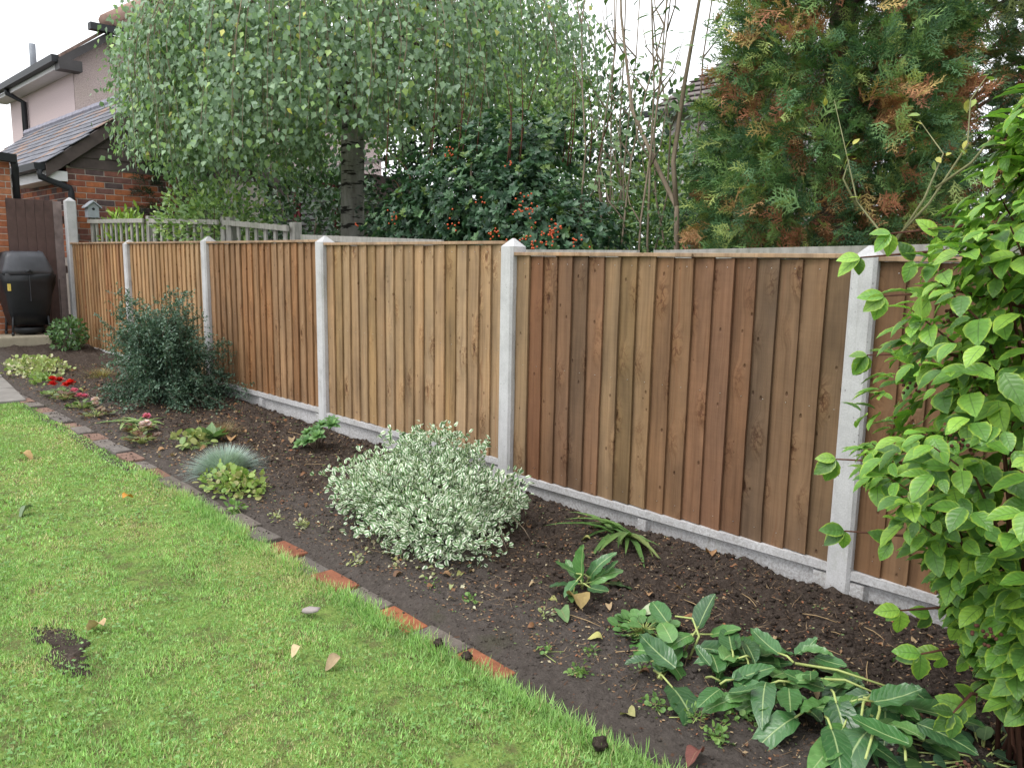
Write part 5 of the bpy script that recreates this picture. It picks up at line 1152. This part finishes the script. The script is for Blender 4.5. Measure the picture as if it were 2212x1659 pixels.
# ================================================================== grass
BARE = (7.93, -2.33)
def grass(name, n, xr, yr, hmin, hmax, w, label, edge=False):
    x = rng.uniform(*xr, n); y = rng.uniform(*yr, n)
    if edge: y = edge_y(x) - .10 + rng.normal(0, .03, n)
    keep = (y < edge_y(x) - (.06 if not edge else .02)) & ((x > 3.55) | (y < -1.75+.0*x) & (x > 3.45) | (x-2.65 > (-1.22-y)*2.6) & (x > 2.7))
    d2 = ((x-BARE[0]-.5*(y-BARE[1]))/.17)**2 + ((y-BARE[1]-.0)/.045)**2
    nb = np.array([noise.noise(Vector((a*9, b*9, 1))) for a, b in zip(x, y)])
    keep &= (d2 + nb*1.1 > .75) | (rng.random(n) < .5)
    x, y, d2 = x[keep], y[keep], d2[keep]; n = len(x)
    p1 = np.array([noise.noise(Vector((a*1.5, b*2.2, 11))) for a, b in zip(x, y)]); p2 = np.array([noise.noise(Vector((a*5.5, b*5.5, 4))) for a, b in zip(x, y)]); p3 = np.array([noise.noise(Vector((a*15, b*15, 8))) for a, b in zip(x, y)])
    dry = np.clip(p1*1.1+p2*.9-.02, 0, 1)
    for cx, cy, r in ((6.45, -1.52, .22), (7.75, -1.55, .22), (8.0, -1.50, .15), (5.0, -1.50, .25)): dry = np.maximum(dry, np.clip(1.1-np.hypot((x-cx)/1.4, y-cy)/r, 0, 1)*.85)
    h = rng.uniform(hmin, hmax, n)*(1+.65*p2+.55*p3)*(1-.35*dry); h *= 1+.35*np.exp(-((y-edge_y(x)+.12)/.06)**2)*(x > 6.5); h *= 1+.5*np.exp(-np.abs(d2-1.6)*1.2)
    a = rng.random(n)*2*math.pi + p2; lean = rng.uniform(.3, 2.6, n)
    D = np.stack([np.cos(a)*lean, np.sin(a)*lean, np.ones(n)], 1); P = np.stack([x, y, gz(x)-.014+.012*np.array([noise.noise(Vector((u*1.1, v*1.1, 3))) for u, v in zip(x, y)])], 1)
    gr = np.array([(.25, .43, .125), (.30, .49, .15), (.20, .36, .105), (.36, .51, .19)]); C = gr[rng.choice(4, n, p=[.35, .3, .2, .15])]*(1.04+.22*p1[:, None]+.38*p2[:, None]+.34*p3[:, None])
    yl = np.array([(.52, .47, .24), (.45, .44, .20)]); C = np.where((rng.random(n) < dry*.75+.05)[:, None], yl[rng.integers(0, 2, n)], C)
    brn = (rng.random(n) < np.clip(p3*.9+p2*.5-.25, 0, .5)); C[brn] = np.array((.20, .18, .085))*(1+rng.normal(0, .2, (brn.sum(), 1)))
    C = np.clip(C*(1+rng.normal(0, .16, (n, 1))), .01, .8)
    S = np.stack([w*rng.uniform(.7, 1.3, n), h, h], 1)
    V, F, CC, UU = stamp(T_BLADE, P, basis(D, np.stack([-np.cos(a), -np.sin(a), .6*np.ones(n)], 1)), S, C)
    return tag(add(name, np_mesh(name, V, F, M_GRASS, CC, UU, True)), label, 'grass', kind='stuff')
grass('grass', 190000, (6.9, 10.0), (-3.2, -1.36), .008, .019, .0036, 'bright green mown grass of the near lawn')
grass('grass', 75000, (2.6, 6.9), (-3.2, -1.2), .010, .020, .0066, 'bright green mown grass of the far lawn')
grass('grass', 24000, (2.6, 12.4), (-7.3, -3.2), .03, .05, .008, 'mown grass of the lawn behind the viewpoint')
grass('grass', 7000, (6.0, 10.0), (-1.5, -1.3), .02, .042, .003, 'longer grass leaning over the brick edging', True)
def clover():
    n = 3600; x = rng.uniform(5.5, 9.9, n); y = rng.uniform(-2.9, -1.42, n); k = np.array([noise.noise(Vector((a*3, b*3, 21))) for a, b in zip(x, y)])
    g = (k > .05) & (y < edge_y(x)-.1); x, y = x[g], y[g]; n = len(x); P = np.stack([x, y, gz(x)+rng.uniform(.0, .012, n)], 1); P = np.repeat(P, 3, 0); a = rng.random(n)*6.28; a = (a[:, None]+np.array([0, 2.09, 4.19])).ravel()
    D = np.stack([np.cos(a), np.sin(a), np.full(3*n, .15)], 1); pal = np.array([(.12, .26, .07), (.16, .31, .08), (.19, .33, .10)])
    V, F, C, U = stamp(T_ROUND, P, basis(D, np.array([0, 0, 1.])+rng.normal(0, .25, (3*n, 3))), rng.uniform(.006, .010, 3*n), pal[rng.integers(0, 3, 3*n)])
    tag(add('clover', np_mesh('clover', V, F, M_SLEAF, C, U, True)), 'clover and tiny weeds mixed into the lawn', 'clover', kind='stuff')
clover()
# bare earth patch in the lawn
def bare():
    xs = np.linspace(-.34, .34, 60); ys = np.linspace(-.17, .17, 40)
    def f(x, y):
        d = ((x-.5*y)/.25)**2 + (y/.075)**2; n = np.array([noise.noise(Vector((a*11, b*11, 2))) + .6*noise.noise(Vector((a*40, b*40, 2))) for a, b in zip(x, y)])
        return np.where(d + n*1.1 < .62, -.007 + .006*n, -.03)
    o = add('bare_earth_patch', grid_mesh('bare_earth_patch', xs, ys, f, M_SOIL)); o.location = (BARE[0], BARE[1], g1(BARE[0])+.0); tag(o, kind='structure')
bare()
